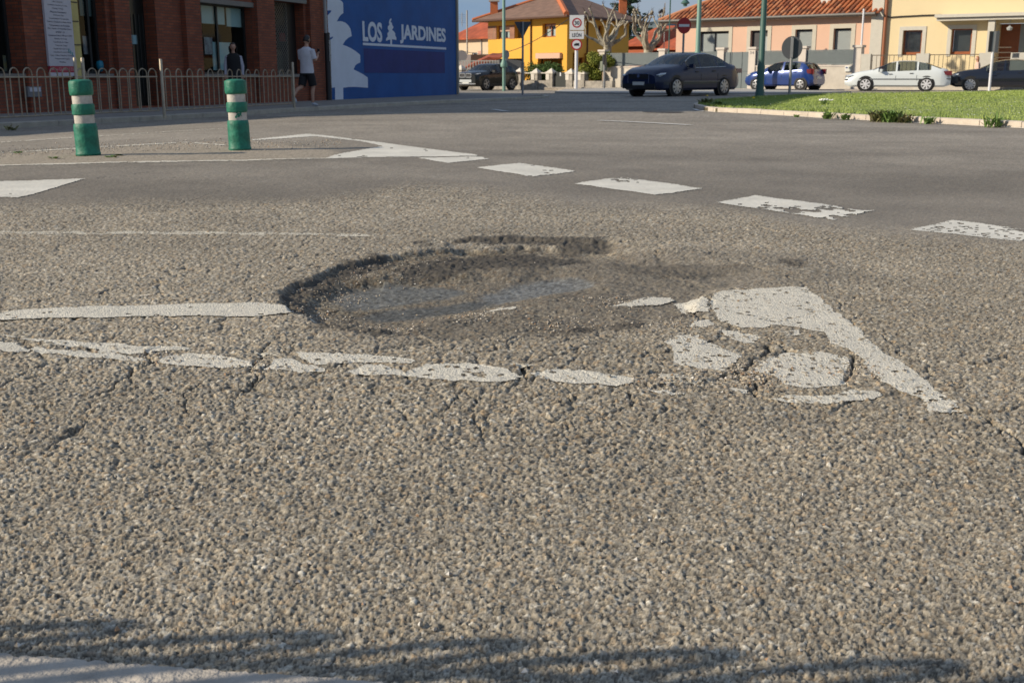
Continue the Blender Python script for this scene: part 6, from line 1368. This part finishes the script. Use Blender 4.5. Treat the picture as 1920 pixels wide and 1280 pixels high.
q = MB(); q.add([e0_, e1_, r0_], [(0, 1, 2)]); q.add([e1_, e2_, r1_v, r0_], [(0, 1, 2, 3)]); q.add([e2_, e3_, r1_v], [(0, 1, 2)]); q.add([e3_, e0_, r0_, r1_v], [(0, 1, 2, 3)]); dn = Vector((0, 0, -.16)); q.add([e0_ + dn, e3_ + dn, e2_ + dn, e1_ + dn], [(0, 1, 2, 3)])
for a, b in ((e0_, e1_), (e1_, e2_)): q.add([a + dn, b + dn, b, a], [(0, 1, 2, 3)])
rfy = q.build('roof', RTILE, yel)
q = MB(); q.tube([e1_ + Vector((0, 0, .04)), r0_ + Vector((0, 0, .04))], .22, 6); q.build('hip_ridge', ORB, rfy); q = MB(); q.tube([e0_, r0_], .16, 6); q.build('hip_ridge', ORB, rfy)
q = MB(); q.tube([e0_ + dn * .5, e1_ + dn * .5, e2_ + dn * .5], .10, 6); q.build('gutter', mat('gutter_brown', (.10, .05, .035), .6), rfy)
for x, yb, yt, Y_, wv in ((926.5, 27, 4, 96, .62), (1167.5, 30, -2, 98, .62), (1086, 6, -12, 100, .5)):
    p = atY(x, yb, Y_); t_ = atY(x, yt, Y_); q = MB(); q.box((p.x, p.y, (p.z + t_.z) / 2 - .5), (wv, wv, t_.z - p.z + 1)); o = q.build('chimney', ORB, yel); q = MB(); q.box((p.x, p.y, t_.z + .10), (wv + .25, wv + .25, .18)); q.box((p.x, p.y, t_.z + .4), (wv - .1, wv - .1, .4)); q.build('chimney_cap', mat('chimney_cap', (.45, .42, .38), .8), o)
# overhead cable
q = MB(); c0_, c1_ = atY(858, 94, 90), atY(1078, 28, 66); pts = [c0_.lerp(c1_, t) - Vector((0, 0, 1.1 * math.sin(math.pi * t))) for t in np.linspace(0, 1, 18)]; q.tube(pts, .022, 4); q.build('overhead_cable', SBLK, label='thin black overhead cable sagging across the yellow house front', cat='cable')
# stone piers and low wall in front of the yellow house
STW = mat('stone_wall', (.30, .27, .23), .95, var=.35, vs=3.5, bump=.9, bs=6); CAPW = mat('pier_cap_white', (.60, .55, .48), .85, var=.06)
LW = Frame(atY(846, 168, 79), atY(1112, 168, 70)); LW.base = 0
lw_ = empty('stone_garden_wall', (0, 0, 0), 0, 'low stone wall with white capped piers before the yellow house', 'wall')
prs = [(862, 123), (972, 128.5), (1003, 129.5), (1031, 129.5), (1068, 130), (1090.5, 130)]
prs_s = [(LW.px(x, 150)[0], LW.px(x, yt)[1]) for x, yt in prs]
q = MB()
for (a, _), (b, _) in zip(prs_s[:-1], prs_s[1:]):
    if abs(a - prs_s[3][0]) < .01: continue
    LW.box(q, a + .28, b - .28, -.4, LW.px(980, 151)[1], -.3, 0)
LW.box(q, prs_s[-1][0] + .28, LW.L + 1.5, -.4, LW.px(1100, 152)[1], -.3, 0); q.build('low_wall', STW, lw_)
for s, zt_ in prs_s:
    q = MB(); hw = .26; LW.box(q, s - hw, s + hw, -.4, zt_ - .30, -.35, .06); o = q.build('pier', STW, lw_); q = MB(); LW.box(q, s - hw - .05, s + hw + .05, zt_ - .298, zt_ - .18, -.40, .11)
    b0 = [LW.pt(s - hw, zt_ - .18, .06), LW.pt(s + hw, zt_ - .18, .06), LW.pt(s + hw, zt_ - .18, -.35), LW.pt(s - hw, zt_ - .18, -.35)]; q.add(b0 + [LW.pt(s, zt_ + .05, -.15)], [(0, 1, 4), (1, 2, 4), (2, 3, 4), (3, 0, 4)]); q.build('pier_cap', CAPW, o)
    q = MB(); LW.box(q, s - hw - .02, s - .0, LW.px(980, 150)[1], zt_ - .30, .062, .085); q.build('white_face', CAPW, o)
q = MB(); a, b = prs_s[3][0] + .28, prs_s[4][0] - .28; LW.box(q, a, b, -.15, LW.px(1050, 136)[1], -.18, -.12); g_ = q.build('dark_gate', mat('gate_dark', (.018, .022, .020), .5), lw_); q = MB(); LW.box(q, a + (b - a) * .42, a + (b - a) * .50, LW.px(1050, 143)[1], LW.px(1050, 136.5)[1], -.118, -.11); q.build('gate_notice', POLEW, g_)
q = MB(); nb = 0
for (a, _), (b, _) in zip(prs_s[:-1], prs_s[1:]):
    if abs(a - prs_s[3][0]) < .01: continue
    zt_ = LW.px(980, 138)[1]; LW.box(q, a + .28, b - .28, zt_, zt_ + .05, -.16, -.12)
q.build('top_rail', CAPW, lw_)
# foliage helper: many small leaves through a lumpy volume
def foliage(name, lobes, n, size, m, parent, **kw):
    c = np.array([l[0] for l in lobes]); r = np.array([l[1] for l in lobes]); pr = (r ** 2).prod(1) ** .4 if r.ndim > 1 else r ** 2; k = rng.choice(len(lobes), n, p=pr / pr.sum())
    d = rng.normal(size=(n, 3)); d /= np.linalg.norm(d, axis=1)[:, None]; rad = rng.random(n) ** .35
    p = c[k] + d * rad[:, None] * (r[k] if r.ndim > 1 else r[k][:, None])
    a = rng.normal(size=(n, 3)); a /= np.linalg.norm(a, axis=1)[:, None]; b = np.cross(a, rng.normal(size=(n, 3))); b /= np.linalg.norm(b, axis=1)[:, None]; s = size * rng.uniform(.6, 1.4, n)[:, None]
    o = trimesh(name, np.stack([p - a * s, p + a * s, p + b * s * 1.3], 1), m, **kw); o.parent = parent; return o
HEDGE = mat('hedge_leaf', (.035, .08, .015), .8, col2=(.09, .15, .03), vs=2); SHRUBM = mat('shrub_leaf', (.10, .14, .015), .8, col2=(.28, .28, .04), vs=1.6); CON = mat('conifer_needles', (.012, .035, .018), .85, col2=(.035, .08, .04), vs=1.2); TRUNK = mat('brown_trunk', (.10, .07, .045), .9, var=.3, vs=6)
hs = [LW.pt(LW.px(x, 145)[0], .85, -.9) for x in range(978, 1030, 4)]; hg = empty('hedge', hs[0], 0, 'dark green hedge behind the stone wall with white capped piers', 'hedge')
foliage('leaves', [(tuple(p - hs[0] + Vector((0, 0, random.uniform(-.1, .15)))), (.55, .4, .65)) for p in hs], 7000, .05, HEDGE, hg)
p = LW.pt(LW.px(1104, 140)[0], -.1, -.8); sh_ = empty('shrub', p, 0, 'yellow green rounded shrub beside the pale garden wall pillar', 'shrub'); sc = p.y / 70
foliage('leaves', [((random.gauss(0, .42), random.gauss(0, .3), random.uniform(.7, 1.95)), (.38, .38, .35)) for _ in range(17)], 11000, .05, SHRUBM, sh_); MB().tube([(0, 0, 0), (.05, 0, .6), (0, 0, 1.2)], [.06, .05, .03], 6).build('trunk', TRUNK, sh_)
# conifer
p = atY(1180, 60, 125); p.z = 0; cf_ = empty('conifer_tree', p, 0, 'dark conifer rising behind the yellow house right chimney', 'tree'); zt_ = 14.0; lob = []
for k in range(150):
    t = k / 150; zz_ = 3.5 + t * 10; rr_ = (1 - t) ** .85 * 3.2 + .15; a = random.uniform(0, 6.28); L = rr_ * random.uniform(.55, 1.05)
    for u in (.35, .7, 1.0): lob.append(((math.cos(a) * L * u, math.sin(a) * L * u, zz_ - u * L * .18 + .12 * u * u * L), (.30 + .2 * (1 - u), .30 + .2 * (1 - u), .13)))
foliage('crown', lob, 26000, .075, CON, cf_); MB().tube([(0, 0, 0), (0, 0, 13.4)], [.28, .03], 8).build('trunk', TRUNK, cf_)
# pollarded plane trees
BARK = mat('plane_bark', (.13, .11, .075), .9, vs=3.4, col2=(.50, .45, .35), bump=.6, bs=9)
def limb(mb, p, d, L, r, depth, twigs):
    n = 5; pts = [p]; rad = [r]; cur = Vector(p); dd = Vector(d).normalized()
    for k in range(n):
        dd = (dd + Vector((random.gauss(0, .24), random.gauss(0, .24), random.gauss(.04, .18)))).normalized(); cur = cur + dd * L / n; pts.append(cur.copy()); rad.append(r * (1 - .42 * (k + 1) / n) * random.uniform(.7, 1.15))
    mb.tube(pts, rad, 8)
    if depth > 0:
        for k in range(random.choice((2, 3))):
            nd = (dd + Vector((random.gauss(0, .7), random.gauss(0, .6), random.uniform(.1, .8)))).normalized(); limb(mb, pts[-1 - random.choice((0, 0, 1))], nd, L * random.uniform(.55, .8), rad[-1] * .9, depth - 1, twigs)
    else:
        kr = rad[-1] * 1.9; mb.lathe([(0, -kr), (kr * .8, -kr * .55), (kr, 0), (kr * .75, kr * .6), (0, kr)], c=pts[-1], n=8)
        for _ in range(4): t = Vector((random.gauss(0, .35), random.gauss(0, .35), 1)).normalized(); twigs.tube([pts[-1], pts[-1] + t * random.uniform(.15, .5)], [.018, .006], 4)
def plane_tree(x, Y_, z0y, label, dirs, seed, r=.25):
    random.seed(seed); p = atY(x, 140, Y_); p.z = 0; e = empty('plane_tree', p, 0, label, 'tree', 'pollarded plane trees behind the garden wall'); zc_ = zat(x, z0y, Y_)
    m_ = MB(); m_.tube([(0, 0, -.2), (.05, 0, zc_ * .5), (0, 0, zc_), (0, 0, zc_ + .3)], [r * 1.1, r * .9, r * 1.05, r * .9], 12); m_.build('trunk', BARK, e, smooth=70); m_ = MB(); tw = MB()
    for (dx, dy, dz, L) in dirs: limb(m_, Vector((dx * .12, dy * .12, zc_ + .05)), (dx, dy, dz), L, r * .58, 1, tw)
    m_.build('limbs', BARK, e, smooth=70); tw.build('twigs', mat('twig_bark', (.10, .07, .05), .9) if 'twig_bark' not in MATS else MATS['twig_bark'], e); return e
plane_tree(1138, 74, 88, 'left pollarded plane tree with knobbly pale limbs above the garden wall', [(-1, .1, .55, 1.5), (-.8, .2, 1.5, 1.6), (.1, .3, 1.6, 1.5), (.8, -.1, 1.0, 1.5), (.9, .3, .45, 1.3), (-.3, -.5, 1.1, 1.3), (.4, .6, 1.3, 1.5)], 11)
plane_tree(1214, 78, 96, 'right pollarded plane tree with knobbly pale limbs beside the pink house', [(-1, .1, .75, 1.7), (-.8, .2, 1.4, 1.8), (-.05, .3, 1.6, 1.7), (.8, -.1, 1.2, 1.8), (1, .3, .7, 1.9), (-.4, -.5, 1.2, 1.5), (.5, .6, 1.1, 1.8), (1, 0, .45, 1.5)], 23, .28)
random.seed(99)
# ------------------------------------------------------------------ houses farther back
def block(name, x0, x1, Y0, Y1, yt, m, label, roof=None, rh=1.2, depth=8, winpx=(), cat='house'):
    A_ = atY(x0, 150, Y0); B_ = atY(x1, 150, Y1); fr = Frame(A_, B_); zt_ = fr.px((x0 + x1) / 2, yt)[1]; e = empty(name, (0, 0, 0), 0, label, cat); op = [opx(fr, *w_) for w_ in winpx]
    q = MB(); fr.wall(q, 0, fr.L, -.4, zt_, op, .2)
    for a, b in ((fr.pt(0, 0, -depth), fr.pt(0, 0)), (fr.pt(fr.L, 0), fr.pt(fr.L, 0, -depth))): q.add([(a.x, a.y, -.4), (b.x, b.y, -.4), (b.x, b.y, zt_), (a.x, a.y, zt_)], [(0, 1, 2, 3)])
    q.build('wall', m, e)
    for o in op: simple_window(fr, o, e, .15, m=POLEW, mull=False)
    if roof:
        o_ = .5; q = MB(); a, b, c, d = fr.pt(-o_, zt_, o_), fr.pt(fr.L + o_, zt_, o_), fr.pt(fr.L + o_, zt_, -depth - o_), fr.pt(-o_, zt_, -depth - o_); r0, r1 = fr.pt(min(depth / 2, fr.L * .3), zt_ + rh, -depth / 2), fr.pt(fr.L - min(depth / 2, fr.L * .3), zt_ + rh, -depth / 2)
        q.add([a, b, c, d, r0, r1], [(0, 1, 5, 4), (1, 2, 5), (2, 3, 4, 5), (3, 0, 4)]); q.add([a + dn, b + dn, c + dn, d + dn, a, b, c, d], [(3, 2, 1, 0), (0, 1, 5, 4), (1, 2, 6, 5), (3, 0, 4, 7)]); q.build('roof', roof, e)
    return e, fr
LCRE = mat('pale_cream_render', (.58, .46, .32), .9, var=.04); LPINK = mat('pale_pink_brick', (.50, .27, .20), .9, var=.06); ORT = mat('orange_red_tile', (.34, .075, .03), .85, var=.3, vs=1.2, bump=.5, bs=10); GRW = mat('grey_taupe_render', (.20, .165, .16), .9, var=.05)
e, fr = block('cream_far_house', 852, 925, 108, 103, 71, LCRE, 'pale house with an orange tile roof between the blue wall and the yellow house', ORT, 2.6, 9, [(885, 895, 99, 115.5)])
q = MB(); a = fr.px(903.5, 80)[0]; q.tube([fr.pt(a, .2, .06), fr.pt(a, fr.px(903, 73)[1], .06)], .05, 5); q.build('downpipe', GALV, e); s0_, z0_ = fr.px(884, 116); s1_, z1_ = fr.px(903, 96); 
q = MB(); fr.box(q, fr.px(896.5, 100)[0], s1_, z0_, z1_, .003, .02); q.build('pink_panel', LPINK, e)
e, fr = block('grey_outbuilding', 845, 883, 96, 94, 103, GRW, 'plain taupe outbuilding low beside the blue wall corner', None, cat='building')
p = atY(866, 106, 93); q = MB(); q.lathe([(0, -.02), (.35, .06), (.45, .16)], c=(0, 0, 0), n=14, M=Matrix.Translation(p) @ Matrix.Rotation(R(80), 4, 'X')); d_ = q.build('satellite_dish', mat('dish_grey', (.22, .20, .20), .6), e)
# lean-to garage with white gable and tile roof
e = empty('garage', (0, 0, 0), 0, 'low white garage with a sloping orange tile roof behind the dark suv', 'garage'); q = MB(); A_ = [atY(x, y, 84) for x, y in ((873, 132), (937, 112), (937, 160), (873, 160))]; q.add(A_ + [a + Vector((.5, 6, 0)) for a in A_], [(3, 2, 1, 0), (1, 2, 6, 5), (0, 1, 5, 4)]); q.build('wall', mat('garage_white', (.58, .56, .50), .85, var=.05), e)
q = MB(); A_ = [atY(x, y, 83.7) for x, y in ((870, 129.5), (938, 110.5), (938, 108.5), (914, 107.5), (870, 127.5))]; q.add(A_ + [a + Vector((.3, 3.5, .35)) for a in A_], [(0, 1, 2, 3, 4), (9, 8, 7, 6, 5), (4, 3, 8, 9), (3, 2, 7, 8), (0, 5, 6, 1), (4, 9, 5, 0)]); q.build('roof', ORT, e)
q = MB(); A_ = [atY(x, y, 84.2) for x, y in ((937, 160), (977, 160), (977, 116), (970, 113), (950, 111), (937, 112))]; q.add(A_ + [a + Vector((.3, 5, 0)) for a in A_], [(0, 1, 2, 3, 4, 5), (0, 6, 7, 1), (1, 7, 8, 2), (2, 8, 9, 3), (3, 9, 10, 4), (4, 10, 11, 5)]); q.build('side_shed', mat('shed_grey', (.13, .13, .13), .9, var=.05), e)
# white fence between the blue wall and the suv
e = empty('picket_fence', (0, 0, 0), 0, 'white painted railing and pier left of the dark suv', 'fence'); q = MB(); fA = atY(853, 150, 80)
for k in range(16): p = atY(856 + k * 5.2, 150, 80 - k * .05); q.box((p.x, p.y, 1.0), (.06, .05, 1.5))
p = atY(892, 150, 80); q.box((p.x, p.y, 1.7), (3.2, .05, .06)); q.build('bar', mat('fence_white', (.55, .53, .46), .8), e)
# mid distance houses between the trees
block('grey_roofed_building', 1190, 1258, 132, 126, 51, mat('pale_grey_render', (.40, .41, .44), .9, var=.05), 'large pale building with a grey blue roof behind the plane trees', mat('grey_blue_roof', (.10, .13, .14), .7, var=.1, vs=.5), 2.0, 12, [(1196, 1206, 42, 52)], cat='building')
block('orange_low_house', 1176, 1222, 108, 106, 84, mat('orange_brick_wall', (.36, .10, .045), .9, var=.1, vs=2), 'low orange brick house behind the right plane tree', ORT, 1.6, 6)
block('orange_low_house', 1232, 1266, 106, 104, 91, MATS['orange_brick_wall'], 'small orange roofed house just left of the pink bungalow', ORT, 1.5, 6)
block('pink_far_house', 1200, 1246, 118, 116, 70, LPINK, 'dull pink far house with red roof seen through the plane branches', ORT, 1.2, 6)
# aerials on the far roof
for x, yt, yb, lab in ((866, 24, 50, 'television aerial on the orange far roof'), (875.5, 20, 102, 'tall thin pole rising before the orange far roof')):
    p = atY(x, yt, 100); e = empty('aerial', (p.x, p.y, 0), 0, lab, 'aerial'); q = MB(); q.tube([(0, 0, zat(x, yb, 100)), (0, 0, p.z)], .03 if yb < 60 else .07, 5)
    if yb < 60:
        for k in range(5): q.tube([(-.35, 0, p.z - .15 - k * .16), (.35, .1, p.z - .2 - k * .16)], .015, 4)
    q.build('pole', GALV, e)
# far tree line closing the gaps at ground level
tl = empty('tree_row', atY(960, 150, 170), 0, 'distant row of dark trees far behind the houses', 'trees'); base_ = tl.location.copy()
foliage('crowns', [((random.uniform(-60, 90), random.uniform(-6, 6), random.uniform(0, 4.0)), (4, 3, 2.4)) for _ in range(60)], 16000, .35, HEDGE, tl); tl.location = (base_.x, base_.y, 0)

# separate pieces that can be told apart become parts of their own
SPLIT = {'lettering', 'bracket', 'pale_strip', 'brick_pier', 'low_wall', 'coping', 'side_window', 'bumper_strip', 'rail', 'gate_bar', 'gate_slat', 'door_bar', 'eye', 'top_rail', 'net_curtain', 'bar', 'window_chrome', 'porch_canopy', 'window_surround', 'digits', 'place_name', 'grille_chrome', 'small_logo', 'top_rail', 'curtain', 'brick_band', 'bar', 'chimney_cap', 'house_number', 'dark_panel'}
for o in list(C.objects):
    if o.type == 'MESH' and o.name.split('.')[0] in SPLIT and o.get('kind') is None and o.data.users == 1: split_islands(o)
